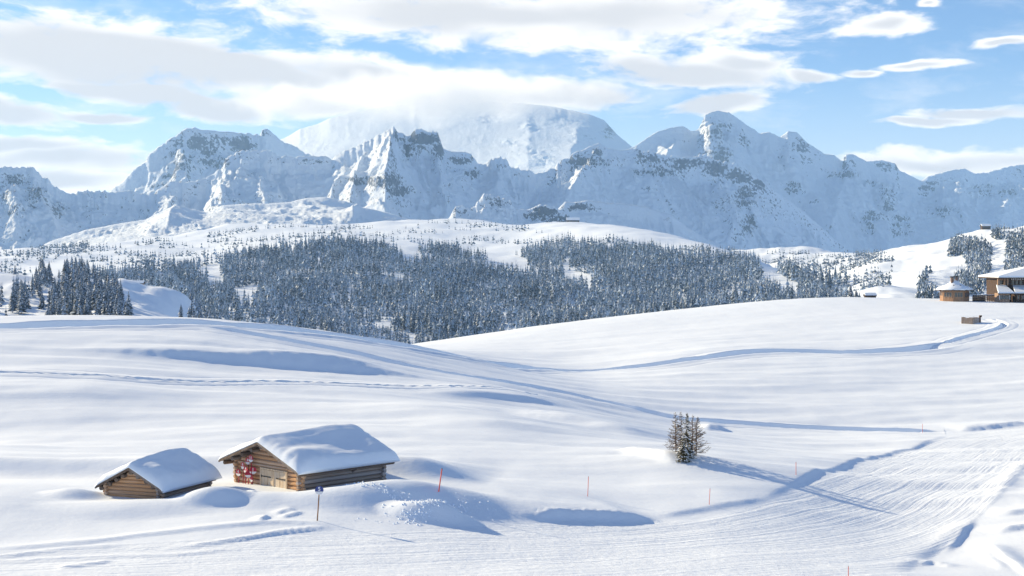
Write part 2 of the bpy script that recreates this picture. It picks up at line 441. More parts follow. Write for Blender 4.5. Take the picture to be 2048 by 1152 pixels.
def path_coords(x, y, path):
    """signed distance (left of travel positive), share of length, arc length for points near a path"""
    best = np.full(x.shape, 1e18); S = np.zeros(x.shape); T = np.zeros(x.shape)
    seg = np.diff(path, axis=0); ln = np.hypot(seg[:, 0], seg[:, 1]); cum = np.concatenate([[0], np.cumsum(ln)])
    for i in range(len(seg)):
        dx, dy = seg[i] / max(ln[i], 1e-9); px = x - path[i, 0]; py = y - path[i, 1]
        t = np.clip(px * dx + py * dy, 0, ln[i]); ex = px - t * dx; ey = py - t * dy; r = ex * ex + ey * ey
        m = r < best; best = np.where(m, r, best)
        S = np.where(m, np.sign(dx * py - dy * px) * np.sqrt(r), S); T = np.where(m, cum[i] + t, T)
    return S, T / cum[-1], T

# shaped features: lips blown by the wind, drifts, ploughed banks.  far side of the crest soft, near side steep
LIPS = []
def lip(px, h, wfar, wnear, ends=0.25, wob=0.0):
    p = smooth_path(fg_px(px), 2.0 if wfar >= 2 else .7)
    if wfar >= 2:
        for _ in range(120): p[1:-1] = .5 * p[1:-1] + .25 * (p[:-2] + p[2:])
    LIPS.append((p, h, wfar, wnear, ends, wob))
lip([(120, 700), (300, 712), (450, 722), (600, 733), (720, 745), (830, 757), (930, 770)], .8, 10, 1.0, .35)
lip([(420, 716), (560, 724), (680, 737), (790, 750)], .55, 3.5, .8, .4)
lip([(800, 785), (950, 797), (1080, 812), (1180, 822)], .6, 8, 1.4, .4)
lip([(1000, 830), (1150, 842), (1280, 862), (1340, 880)], .9, 9, 3.0, .4)
lip([(700, 800), (850, 822), (1000, 850), (1150, 880)], .8, 14, 5.5, .4)
lip([(-300, 796), (0, 800), (200, 806), (420, 806)], .7, 14, 5.0, .4)
lip([(-300, 938), (0, 943), (120, 947), (260, 955), (420, 960), (600, 955), (800, 950), (900, 955), (985, 968)], 1.35, 9, 1.7, .12)
lip([(1240, 898), (1310, 905), (1345, 915), (1370, 933)], .5, 2.5, .8, .3)
lip([(1395, 855), (1430, 858), (1460, 862)], .55, 3, .8, .4)
lip([(1440, 935), (1560, 925), (1700, 905)], .25, 8, 5, .4)
# edge of the groomed run, cut into the powder
lip([(1010, 1036), (1040, 1024), (1110, 1019), (1180, 1013), (1240, 1016), (1290, 1030), (1330, 1040)], .5, 4.5, .5, .3)
lip([(1290, 1036), (1340, 1041), (1400, 1037), (1470, 1023), (1540, 998)], .16, 3, .5, .25)
lip([(1470, 1023), (1540, 998), (1640, 955), (1740, 917), (1830, 886), (1900, 867)], .22, 4.0, .5, .2)
lip([(2060, 846), (1960, 856), (1910, 862)][::-1], .4, 3.0, .6, .2)
lip([(1812, 1150), (1838, 1127), (1880, 1102), (1910, 1078), (1945, 1040)], -.2, .6, 2.5, .3)
lip([(1880, 1102), (1905, 1084), (1925, 1060), (1950, 1035)], .22, 1.0, .3, .35)
lip([(1945, 1042), (1990, 1000), (2050, 930), (2120, 890)], .16, .8, .8, .3)
lip([(1975, 1031), (2010, 1028), (2060, 1024), (2140, 1018)], .26, 3, .35, .3)
lip([(1835, 1126), (1855, 1121), (1890, 1125), (1902, 1132)], .2, .8, .3, .4)
lip([(1990, 1066), (2015, 1060), (2060, 1054), (2130, 1050)], .26, 1.0, .3, .3)
lip([(1983, 1080), (1990, 1098), (2010, 1118), (2040, 1138), (2070, 1160)][::-1], .24, .3, .9, .3)
lip([(1965, 1080), (1972, 1103), (1995, 1128), (2030, 1150)][::-1], .12, .5, .5, .3)
# ski and boot marks before the barns
lip([(515, 1045), (535, 1032)], .16, .4, .2, .2)
lip([(548, 1030), (575, 1020), (592, 1019)], .11, .4, .2, .2)
lip([(560, 1036), (585, 1030), (604, 1024)], .11, .4, .2, .2)
lip([(490, 990), (500, 992), (512, 995)], .1, .4, .2, .2)
for k in range(9):
    o_ = k * 3.2
    lip([(300 + k * 22, 1104 - o_ * .9), (440 + k * 18, 1088 - o_ * 1.1), (560 + k * 10, 1066 - o_ * .35), (640 + k * 4, 1060 - o_ * .15), (678, 1064 - o_ * .2)], .07 + .03 * (k % 3), .3, .16, .25, 1)
lip([(-50, 1120), (100, 1104), (190, 1096), (262, 1094)], .1, .4, .2, .2, 1)
lip([(-50, 1100), (150, 1090), (300, 1070), (440, 1056), (560, 1046), (650, 1052), (682, 1062)], .12, .7, .22, .15, 1)
lip([(-50, 1128), (160, 1116), (350, 1112), (520, 1096)], .08, .4, .2, .2, 1)
lip([(110, 1138), (180, 1131), (230, 1124)], .1, .4, .2, .2, 1)
DRIFTS = []   # px, distance shift, height, reach along x, reach along y, turn
def drift(u, v, h, ax, ay, turn=0.0):
    p = fg_px([(u, v)])[0]; DRIFTS.append((p[0], p[1], h, ax, ay, turn))

RUN_POLY = [(-400, 1118), (-50, 1106), (300, 1085), (520, 1068), (680, 1066), (900, 1054), (1000, 1046), (1150, 1040), (1280, 1041), (1400, 1042), (1540, 1006), (1640, 962), (1800, 902), (1900, 872), (2048, 853), (2400, 842),
            (2400, 850), (2120, 890), (2048, 936), (1990, 1002), (1900, 1092), (1815, 1152), (1780, 1300), (-400, 1300)]
RUN_LINE = smooth_path(fg_px([(-500, 1140), (-100, 1128), (300, 1112), (700, 1096), (1000, 1085), (1250, 1072), (1450, 1052), (1600, 1022), (1740, 982), (1860, 940), (1960, 905), (2060, 878), (2250, 850)]), 4.0)
def in_poly(x, y, poly):
    r = np.zeros(x.shape, bool); n = len(poly); j = n - 1
    for i in range(n):
        xi, yi = poly[i]; xj, yj = poly[j]
        r ^= ((yi > y) != (yj > y)) & (x < (xj - xi) * (y - yi) / (yj - yi + 1e-12) + xi); j = i
    return r

def fg_z(x, y, detail=True):
    """height of the open snow without the trenches of the tracks"""
    x = np.asarray(x, float); y = np.asarray(y, float)
    z = FG.z(x, y)
    if not detail: return z
    fade = sstep(y, 84, 100) * (1 - sstep(y, 230, 330))
    z = z + fade * (0.28 * fbm((x + .8 * y) / 42, (y - .25 * x) / 10, 3, .5, seed=3) + .16 * fbm((x + .8 * y) / 75, (y - .25 * x) / 22, 2, seed=5))
    z = z + 0.05 * fbm(x / 7, y / 7, 3, seed=9)
    for (cx, cy, h, ax, ay, tn) in DRIFTS:
        c, s_ = math.cos(tn), math.sin(tn); dx, dy = x - cx, y - cy
        p_ = (dx * c + dy * s_) / ax; q_ = (-dx * s_ + dy * c) / ay
        r2 = p_ * p_ + q_ * q_
        z = z + h * np.where(r2 < 1, (1 - r2) ** 2, 0)
    marks = np.zeros(x.shape)
    for (path, h, wf, wn, en, wob) in LIPS:
        mg = 2.6 * max(wf, wn) + 1
        lo = path.min(0) - mg; hi = path.max(0) + mg
        m = (x > lo[0]) & (x < hi[0]) & (y > lo[1]) & (y < hi[1])
        if not m.any(): continue
        S, T, _ = path_coords(x[m], y[m], path)
        w = np.where(S > 0, wf, wn)
        tip = sstep(T, 0, en) * (1 - sstep(T, 1 - en, 1))
        if wn < 1.2:
            S = S + (.12 if wf == 4.0 else .35) * min(wn, wf) * fbm(x[m] / 2.2, y[m] / 2.2, 2, seed=21); w = np.where(S > 0, wf, wn)
        q = h * np.exp(-(S / w) ** 2) * tip
        if .4 <= wn < .8 and h > .3: q = q * (1 + .14 * fbm(x[m] / .8, y[m] / .5, 3, seed=23) * (S < .3))
        if wob: marks[m] = np.maximum(marks[m], q)
        else: z[m] += q
    return z + marks

# the barns drifted in, and the bank thrown up by the plough
drift(425, 1004, .6, 2.5, 1.8, .3)
drift(150, 990, .35, 2.2, 1.8, .2)
drift(740, 1000, .6, 5.2, 3.2, .35)
drift(880, 1000, .7, 6.5, 4.0, .1)
drift(560, 1000, .35, 7, 2.6, .1)
drift(270, 1018, .4, 6, 3.0, .1)
drift(840, 1032, .75, 2.7, 1.5, -.1)
drift(900, 1040, .5, 2.0, 1.4, -.1)

# ---- beaten tracks: their own crisp cross section set into a smooth trench of the field
TRACKS = []
def track(name, label, px, prof, apron, step=0.8, depth=1.0, jit=.05, ends=.04, d1=352):
    TRACKS.append(dict(name=name, label=label, path=smooth_path(fg_px(px, 45, d1), step), prof=prof, apron=apron, depth=depth, jit=jit, ends=ends))
wide = [(2.5, .08), (1.9, .24), (1.5, .36), (1.3, .33), (1.22, .26), (1.0, -.34), (.95, -.40), (.6, -.43), (.25, -.36), (.0, -.33), (-.3, -.42), (-.8, -.40), (-1.1, -.20), (-1.25, .08), (-1.35, .16), (-1.6, .14), (-2.0, .03)]
thin = [(1.9, .05), (1.3, .16), (.95, .26), (.82, .24), (.76, .18), (.58, -.34), (.53, -.39), (.2, -.40), (-.25, -.36), (-.5, -.10), (-.6, .05), (-.75, .08), (-1.0, .03)]
track('ski_track', 'broad double-rutted snow track along the left skyline and round the hollow',
      [(-250, 661), (0, 656), (200, 651), (380, 651), (500, 657), (640, 669), (800, 692), (900, 711), (1000, 731), (1080, 742), (1150, 746), (1250, 742), (1330, 732), (1420, 718), (1500, 708), (1600, 705), (1700, 708), (1800, 703), (1860, 698), (1905, 690)], [(q * 1.25, h_ * 1.35) for q, h_ in wide], 2.4, 0.9, 1.0)
track('ski_track', 'narrow track slanting down past the bare larches to the piste',
      [(400, 658), (480, 669), (560, 684), (680, 706), (800, 731), (900, 748), (1000, 763), (1100, 780), (1200, 803), (1300, 828), (1370, 843), (1450, 848), (1550, 853), (1650, 858), (1750, 863), (1830, 865), (1890, 866)], [(q * 1.15, h_ * 1.3) for q, h_ in thin], 1.8, 0.7, .9)
track('footpath', 'thin line of footprints across the left slope',
      [(-200, 750), (0, 753), (150, 758), (300, 764), (450, 767), (560, 767), (650, 769), (760, 773), (850, 779), (950, 783), (1080, 792)],
      [(.55, .03), (.4, .06), (.25, -.14), (0, -.2), (-.25, -.12), (-.4, .06), (-.55, .03)], 1.5, .5, .6, .12)
track('snow_road', 'ploughed snow road bending up past the wooden tank',
      [(1893, 690), (1925, 678), (1965, 668), (1995, 659), (2010, 650), (2004, 643), (1985, 638)], [(s_ * .9, h) for s_, h in thin], 1.8, .6, .9)

def track_dip(x, y):
    dz = np.zeros(x.shape)
    for T_ in TRACKS:
        s0 = T_['prof'][-1][0]; s1 = T_['prof'][0][0]; ap = T_['apron']; path = T_['path']
        mg = max(abs(s0), abs(s1)) + ap + 1
        lo = path.min(0) - mg; hi = path.max(0) + mg
        m = (x > lo[0]) & (x < hi[0]) & (y > lo[1]) & (y < hi[1])
        if not m.any(): continue
        S, T, _ = path_coords(x[m], y[m], path[::2] if len(path) > 120 else path)
        a = sstep(S, s0 - ap * .8, s0 - ap * .1) * (1 - sstep(S, s1 + ap * .1, s1 + ap * .8))
        e = T_['ends']
        dz[m] = np.minimum(dz[m], -T_['depth'] * a * sstep(T, e * .5, e) * (1 - sstep(T, 1 - e, 1 - e * .5)))
    return dz

def build_field():
    uc = np.concatenate([np.linspace(-700, -70, 40), np.arange(-60, 2110, 3.4), np.linspace(2120, 2750, 40)])
    d = np.concatenate([np.geomspace(4, 56, 40)[:-1], np.geomspace(56, 360, 570)[:-1], np.geomspace(360, 620, 40)])
    U, D = np.meshgrid(uc, d)
    X = D * (U - UC) / F; Y = D
    Z = fg_z(X, Y) + track_dip(X, Y)
    V = VH - Z * F / Y
    run = in_poly(U, V, RUN_POLY).astype(float)
    for ax in (0, 1):
        for _ in range(2): run = (np.roll(run, 1, ax) + run + np.roll(run, -1, ax)) / 3
    S, T, A = path_coords(X, Y, RUN_LINE)
    # ski cuts in the run are real furrows
    Z = Z + run * (.015 * perlin(A * .04, S * 1.3, 31) + .015 * perlin(A * .02, S * .5, 33) + .03 * perlin(A * .012, S * .22, 35))
    Vt = np.stack([X, Y, Z], -1).reshape(-1, 3)
    o = mesh_np('snow_field', Vt, grid_faces(len(d), len(uc)), M['field'], attrs={'along': A, 'across': S, 'groomed': run})
    tag(o, 'rolling white snow slopes with a groomed ski run along the bottom', 'snow field', kind='structure')
build_field()

def build_tracks():
    for T_ in TRACKS:
        path = T_['path']; n = len(path)
        tg = np.gradient(path, axis=0); tg /= np.hypot(tg[:, 0], tg[:, 1])[:, None]
        nm = np.stack([-tg[:, 1], tg[:, 0]], 1)
        prof = [(T_['prof'][0][0] + T_['apron'] * 1.0, -.10), (T_['prof'][0][0] + T_['apron'] * .8, .025), (T_['prof'][0][0] + T_['apron'] * .3, .03)] + T_['prof'] + \
               [(T_['prof'][-1][0] - T_['apron'] * .3, .03), (T_['prof'][-1][0] - T_['apron'] * .8, .025), (T_['prof'][-1][0] - T_['apron'] * 1.0, -.10)]
        s = np.array([p[0] for p in prof]); h = np.array([p[1] for p in prof]); k = len(s)
        t = np.linspace(0, 1, n); e = T_['ends']
        env = sstep(t, 0, e) * (1 - sstep(t, 1 - e, 1))
        X = path[:, None, 0] + nm[:, None, 0] * s[None]; Y = path[:, None, 1] + nm[:, None, 1] * s[None]
        hh = np.where(h[None] < 0, h[None] * env[:, None], h[None] * (.3 + .7 * env[:, None]))
        hh[:, 0] = -.10; hh[:, -1] = -.10
        inner = np.zeros(k); inner[3:-3] = 1
        Z = fg_z(X, Y) + hh + T_['jit'] * inner[None] * fbm(X / .7, Y / .7, 2, seed=41)
        o = mesh_np(T_['name'], np.stack([X, Y, Z], -1).reshape(-1, 3), grid_faces(n, k)[:, ::-1], M['snow'])
        tag(o, T_['label'], 'track', kind='structure')
build_tracks()

# ------------------------------------------------------------------ hills and mountain ranges
def sheet_mesh(name, sh, u0, u1, nu, d0, d1, nd, mat, amp=0.0, lam=60.0, seed=0, drop=0.0, attrs_fn=None):
    U, D = np.meshgrid(np.linspace(u0, u1, nu), np.geomspace(d0, d1, nd))
    X = D * (U - UC) / F
    Z = hill_z(sh, X, D, amp, lam, seed)
    o = mesh_np(name, np.stack([X, D, Z], -1).reshape(-1, 3), grid_faces(nd, nu), mat, attrs=attrs_fn(U, D, X, Z) if attrs_fn else None)
    return o
def hill_z(sh, x, y, amp, lam, seed):
    return sh.z(x, y) + amp * (fbm(x / lam, y / lam, 4, .5, seed=seed) + .5 * np.abs(perlin(x / lam * 1.7, y / lam * 1.7, seed + 7)))

KNOLL = Sheet([(-400, 555, 600), (0, 552, 590), (60, 556, 600), (130, 560, 600), (200, 566, 620), (260, 574, 640), (330, 590, 640), (385, 606, 620),
               (0, 600, 520), (100, 610, 500), (200, 615, 500), (250, 600, 560), (300, 625, 500), (350, 640, 470), (400, 660, 470), (-400, 600, 520),
               (0, 660, 430), (150, 660, 430), (300, 680, 420), (-400, 660, 430), (430, 720, 520), (480, 800, 600), (440, 700, 640),
               (0, 600, 760), (200, 620, 780), (380, 660, 760), (-400, 600, 760), (500, 800, 760)], lam=1e-3)
MID = Sheet([(-300, 720, 1000), (0, 715, 1000), (400, 715, 1000), (800, 735, 1000), (1200, 690, 1000), (1700, 640, 1000),
             (-300, 610, 1300), (0, 605, 1300), (-300, 545, 1700), (0, 545, 1700), (0, 520, 1950), (-300, 530, 1950), (44, 507, 2050), (68, 500, 2100), (100, 503, 2150), (200, 560, 1500), (200, 520, 1900), (150, 496, 2300), (200, 488, 2400),
             (400, 645, 1120), (400, 585, 1380), (400, 532, 1680), (300, 482, 2400), (342, 476, 2450), (386, 468, 2500), (427, 459, 2600), (496, 452, 2650),
             (700, 690, 1060), (700, 600, 1330), (700, 540, 1560), (700, 490, 1800), (720, 476, 2050), (616, 451, 2700), (700, 453, 2700), (771, 449, 2700), (839, 444, 2700), (890, 440, 2700), (942, 443, 2700), (993, 449, 2680),
             (560, 540, 1620), (560, 500, 1850), (600, 470, 2300), (860, 500, 1850), (900, 478, 2150), (450, 500, 2050),
             (1000, 655, 1150), (1000, 600, 1380), (1000, 550, 1620), (1000, 512, 1880), (1000, 482, 2150), (1037, 457, 2600), (1079, 456, 2600), (1113, 452, 2600), (1164, 452, 2550), (1225, 456, 2450),
             (1200, 600, 1330), (1200, 545, 1600), (1200, 495, 1900), (1284, 462, 2400), (1332, 472, 2300), (1376, 481, 2200), (1405, 490, 2100), (1434, 497, 2000), (1330, 500, 1850),
             (1450, 605, 1280), (1450, 552, 1520), (1464, 505, 1900), (1522, 524, 1750), (1581, 541, 1620), (1640, 556, 1480), (1683, 569, 1380), (1720, 600, 1250),
             (1640, 595, 1230), (1780, 640, 1150), (1850, 700, 1250), (1700, 640, 1700), (1600, 590, 2000), (1500, 560, 2300),
             (-300, 600, 2700), (150, 580, 3000), (500, 560, 3300), (900, 560, 3300), (1250, 570, 3000), (1450, 600, 2600), (1750, 700, 2000)], lam=2e-3)
RIGHT = Sheet([(1400, 700, 900), (1700, 660, 900), (2048, 640, 880), (2400, 640, 880),
               (1450, 640, 1200), (1600, 612, 1200), (1700, 594, 1080), (1800, 598, 1040), (1900, 600, 1010), (2048, 592, 1000), (2400, 590, 1000),
               (1450, 600, 1600), (1600, 565, 1560), (1700, 548, 1350), (1800, 545, 1280), (1830, 560, 1180), (1900, 540, 1200), (1980, 530, 1180), (2048, 520, 1160), (2300, 510, 1160),
               (1440, 508, 1900), (1493, 502, 1900), (1537, 499, 1900), (1581, 500, 1880), (1640, 508, 1820), (1669, 508, 1800), (1727, 506, 1740), (1786, 499, 1680), (1840, 499, 1600), (1866, 492, 1560), (1891, 485, 1520), (1915, 474, 1490), (1939, 469, 1460), (1971, 463, 1440), (1985, 464, 1430), (2020, 462, 1420), (2046, 455, 1400), (2200, 435, 1400), (2400, 425, 1400),
               (1500, 560, 2400), (1700, 570, 2200), (1900, 560, 2000), (2100, 540, 1900), (2400, 520, 1900)], lam=1e-3)
HILL = dict(KNOLL=(KNOLL, 2.0, 30.0, 3), MID=(MID, 4.5, 170.0, 5), RIGHT=(RIGHT, 5.0, 85.0, 8))
def hz(key, x, y): sh, a, l, s = HILL[key]; return hill_z(sh, np.asarray(x, float), np.asarray(y, float), a, l, s)
tag(sheet_mesh('wooded_knoll', KNOLL, -400, 480, 240, 380, 780, 110, M['hill_snow'], 2.0, 30.0, 3), 'near snowy knoll with a conifer grove behind the left skyline', 'hill', kind='structure')
tag(sheet_mesh('forest_hill', MID, -350, 1850, 480, 950, 3300, 180, M['hill_snow'], 4.5, 170.0, 5), 'long snowy hill, dark forest on its face and open meadows above', 'hill', kind='structure')
tag(sheet_mesh('piste_hill', RIGHT, 1400, 2400, 300, 880, 2400, 140, M['hill_snow'], 5.0, 85.0, 8), 'sunlit hill with ski runs and tree stripes at the right', 'hill', kind='structure')

def interp_px(pts, u):
    a = np.array(pts, float); return np.interp(u, a[:, 0], a[:, 1])

def build_range(name, label, ridge, dr, base, db, u0, u1, du, rows, mat, carve=60., clam=260., fall=.35, prof=1.15, spurs=(), rocks=(),
                jag=2.0, jaglam=12., rock0=.12, steepk=1.0, back=.5, seed=0, rough=10., zbot=-170., rl=60., warp=120., edge=.10, gl=1.0):
    U1 = np.arange(u0, u1 + du, du); n = len(U1)
    vr = interp_px(ridge, U1) ; jg = fbm(U1 / jaglam, U1 * 0 + seed, 4, .6, seed=seed + 50) * jag
    # crest roughness fades on smooth snow domes
    vr = vr + jg * (.35 + .65 * sstep(fbm(U1 / 90., U1 * 0, 2, seed=seed + 3), -.2, .4))
    dR = np.interp(U1, *np.array(dr, float).T); dB = np.interp(U1, *np.array(db, float).T); vb = interp_px(base, U1)
    zr = dR * (VH - vr) / F; zb = dB * (VH - vb) / F
    tf = np.concatenate([[-.12], np.linspace(0, 1, rows) ** .92, 1 + np.array([.05, .12, .25, .45, .8]) * back])
    U, T = np.meshgrid(U1, tf)
    D = dB + (dR - dB) * T; X = D * (U - UC) / F
    Tc = np.clip(T, 0, 1)
    g_ = np.exp(-.5 * (np.arange(-30, 31) * du / 20.0) ** 2); g_ /= g_.sum()
    zs = np.convolve(np.pad(zr, 30, mode='edge'), g_, mode='valid')
    zr1 = zr; zr = zs + (zr1 - zs) * sstep(Tc, .62, 1.0)
    p = .55 * Tc ** prof + .45 * Tc ** (prof * 1.7)
    Z = zb + (zr - zb) * p
    H = (zs - zb) + 0 * Tc
    env = np.clip(Tc / .15, 0, 1) ** .7 * (1 - sstep(Tc, 1 - edge, 1.0))
    # fall-line ribs and gullies
    wx = X + warp * fbm(X / (clam * 2.2), D / (clam * 2.2), 3, seed=seed + 11)
    wy = D + warp * fbm(X / (clam * 2.2), D / (clam * 2.2), 3, seed=seed + 13)
    rg = .62 * ridged(wx / clam, wy / clam * fall, 6, .55, 2.1, seed + 1) + .38 * ridged(wx / clam * 2.7 + 5, wy / clam * fall * 1.3, 4, .55, 2.1, seed + 2)
    Z = Z - carve * (1 - rg) * env * (.5 + .5 * np.clip(H / (H.mean() + 1), 0, 1.6)) * gl
    for (ut, tt, ub, tb, amp, wl, wr) in spurs:
        q = (tt - Tc) / max(tt - tb, 1e-6); uu = ut + (ub - ut) * q + 6 * perlin(Tc * 7, Tc * 0 + ut, seed + 2); dx = (U - uu)
        w = np.where(dx < 0, wl, wr); e2 = np.sin(np.pi * np.clip(q, 0, 1)) ** .8
        Z = Z + amp * np.exp(-np.abs(dx) / w) * e2
    V = VH - Z * F / np.maximum(D, 1)
    rk = np.zeros(Z.shape)
    for (ru, rv, au, av, st) in rocks:
        rk = np.maximum(rk, st * np.clip(1.25 - np.sqrt(((U - ru) / au) ** 2 + ((V - rv) / av) ** 2), 0, 1))
    crag = rough * (ridged(X / rl, (D + Z * .8) / rl, 5, .62, 2.2, seed + 21) - .55)
    Z = Z + crag * env * (.45 + 1.4 * np.clip(rk, 0, 1))
    # strata: rocky zones break in ledges
    led = rough * .9
    Z = Z + np.clip(rk, 0, 1) * env * led * (perlin(X / 220., Z / 22., seed + 31))
    Z = np.where(T > 1, zr1 - (T - 1) * (dR - dB) * .75, Z)
    Z[0] = zbot
    # bare rock: where the face is steep, broken by noise, and in the named crags
    dzx = np.gradient(Z, axis=1) / np.maximum(np.gradient(X, axis=1), 1e-3); dzd = np.gradient(Z, axis=0) / np.maximum(np.gradient(D, axis=0), 1e-3)
    slope = np.sqrt(dzx ** 2 + dzd ** 2)
    rock = rock0 + steepk * .42 * sstep(slope, .75, 1.9) * sstep(fbm(X / 300., D / 300., 3, seed=seed + 61), -.5, .3) + rk * (.14 + .42 * sstep(slope, .45, 1.5))
    o = mesh_np(name, np.stack([X, D, Z], -1).reshape(-1, 3), grid_faces(len(tf), n), mat, attrs={'rock': rock})
    tag(o, label, 'mountain', kind='structure')
    return U1, X, D, Z

# far massif: left wall, glacier dome, twin summits and the long slope to the right
R_LEFT = [(150, 420), (215, 385), (234, 370), (246, 364), (267, 340), (291, 323), (297, 309), (325, 288), (352, 271), (373, 256), (386, 255), (403, 259), (427, 261), (461, 264), (492, 268), (520, 271), (525, 258), (533, 257), (547, 268), (556, 276), (600, 300), (660, 330), (720, 380)]
build_range('west_peak', 'steep pale wall of the left peak with a long snowy shoulder', R_LEFT, [(100, 6000), (250, 6050), (390, 6250), (720, 6900)],
            [(150, 470), (720, 470)], [(100, 5200), (390, 5350), (720, 5900)], 150, 720, 2.2, 100, M['massif'], carve=85, clam=330, seed=4, rough=36, rl=80,
            spurs=[(352, .93, 300, .2, -60, 60, 18), (356, .95, 395, .2, 70, 60, 12), (372, .97, 330, .3, 30, 14, 20), (440, .95, 455, .3, 40, 30, 25), (500, .95, 480, .3, 40, 20, 25)],
            rocks=[(355, 320, 40, 34, .4), (400, 300, 60, 40, .42), (490, 285, 50, 25, .6), (530, 265, 14, 12, .9), (440, 320, 60, 25, .5)], rock0=.14, jag=3.4)
R_MARM = [(480, 322), (530, 290), (570, 276), (600, 258), (635, 248), (660, 236), (700, 226), (760, 214), (850, 206), (950, 204), (1050, 207), (1100, 212), (1147, 221), (1181, 229), (1209, 241), (1233, 268), (1262, 292), (1300, 318), (1380, 360)]
build_range('glacier_dome', 'broad hazy glacier dome whose top is lost in cloud', R_MARM, [(480, 14500), (1400, 14000)],
            [(480, 400), (1380, 400)], [(480, 9500), (1400, 9500)], 480, 1380, 2.6, 110, M['massif'], carve=24, clam=900, fall=.6, prof=1.0, seed=14, rough=12, rl=140,
            spurs=[(1160, .9, 1130, .15, 60, 60, 40), (1050, .9, 1060, .2, 40, 60, 40)],
            rocks=[(680, 228, 26, 8, 1.6), (640, 245, 10, 8, 1.6), (960, 238, 30, 8, 1.5), (1060, 255, 26, 18, 1.5), (1090, 320, 26, 16, 1.8), (1060, 300, 22, 10, 1.6), (1170, 280, 34, 26, 1.5), (1215, 265, 30, 26, 1.3), (1130, 240, 40, 10, 1.1), (1030, 285, 30, 10, 1.3)], rock0=.08, steepk=.5, jag=.7, gl=.8)
R_VERN = [(1180, 340), (1230, 312), (1272, 291), (1308, 266), (1337, 256), (1366, 252), (1382, 262), (1390, 262), (1397, 258), (1411, 229), (1432, 221), (1457, 225), (1469, 233), (1506, 258), (1519, 266), (1539, 264), (1560, 274), (1575, 263), (1593, 264), (1614, 285), (1635, 299), (1649, 308), (1668, 310), (1682, 321), (1686, 319), (1691, 309), (1705, 308), (1734, 323), (1763, 320), (1790, 327), (1797, 340), (1821, 351), (1840, 361), (1862, 351), (1904, 339), (1929, 337), (1949, 347), (1974, 345), (2007, 335), (2048, 328), (2150, 318), (2300, 330), (2420, 350)]
build_range('south_range', 'twin-headed snow peak and the long shaded slope falling to the right', R_VERN, [(1150, 6700), (1430, 7300), (1700, 7500), (2420, 8300)],
            [(1150, 470), (1500, 505), (1700, 540), (2420, 540)], [(1150, 5900), (1430, 6050), (1700, 6250), (2420, 7000)], 1180, 2420, 2.2, 150, M['massif'], carve=95, clam=420, fall=.42, seed=24, rough=34, rl=80, prof=1.1,
            spurs=[(1366, .97, 1300, .45, 90, 70, 16), (1412, .97, 1432, .5, 130, 40, 26), (1450, .96, 1480, .45, 70, 30, 30), (1575, .97, 1700, .2, 80, 50, 60), (1690, .95, 1660, .2, 70, 26, 40), (1770, .95, 1780, .15, 60, 40, 40), (1640, .9, 1560, .2, -60, 50, 50), (1900, .93, 1880, .1, 70, 50, 60), (2020, .9, 1990, .1, 50, 50, 50)],
            rocks=[(1440, 260, 30, 30, .5), (1440, 310, 24, 26, .7), (1500, 280, 30, 30, .5), (1700, 330, 22, 26, .6), (1766, 331, 36, 11, 1.05), (1600, 290, 50, 20, .5), (1560, 330, 40, 24, .5), (1590, 375, 26, 20, .7), (1690, 350, 40, 10, .8), (1740, 370, 30, 14, .7), (1860, 372, 30, 22, .75), (1770, 400, 34, 46, .62), (1800, 450, 30, 34, .55), (1740, 440, 18, 40, .6), (1910, 360, 60, 16, .6), (1960, 380, 50, 22, .6), (2020, 385, 40, 18, .7), (2040, 340, 30, 14, .5), (1880, 420, 60, 30, .45)], rock0=.10, jag=1.6)

# front range with the craggy double-topped peak
R_FRONT = [(-250, 350), (-100, 338), (0, 333), (35, 334), (60, 332), (68, 338), (80, 350), (100, 362), (118, 380), (140, 387), (165, 382), (180, 380), (205, 384), (235, 383), (265, 381), (280, 386), (309, 386), (342, 362), (369, 366), (414, 355), (441, 338), (451, 317), (485, 300), (513, 302), (547, 305), (560, 311), (581, 314), (615, 312), (650, 312),
           (663, 319), (679, 306), (713, 292), (747, 275), (771, 262), (784, 256), (788, 254), (793, 261), (798, 264), (812, 270), (822, 270), (832, 260), (840, 259), (853, 262), (874, 263), (880, 279), (886, 297), (908, 303), (925, 303), (942, 309), (956, 325), (974, 326), (985, 318), (997, 314), (1010, 318), (1021, 332), (1055, 339), (1079, 347), (1092, 344), (1127, 320), (1161, 301), (1198, 286), (1216, 297), (1240, 301), (1270, 296), (1287, 303), (1303, 301), (1337, 312), (1374, 314), (1407, 308), (1424, 318), (1448, 324), (1469, 328), (1498, 345), (1535, 370), (1570, 395), (1610, 425), (1660, 470), (1720, 520), (1800, 560)]
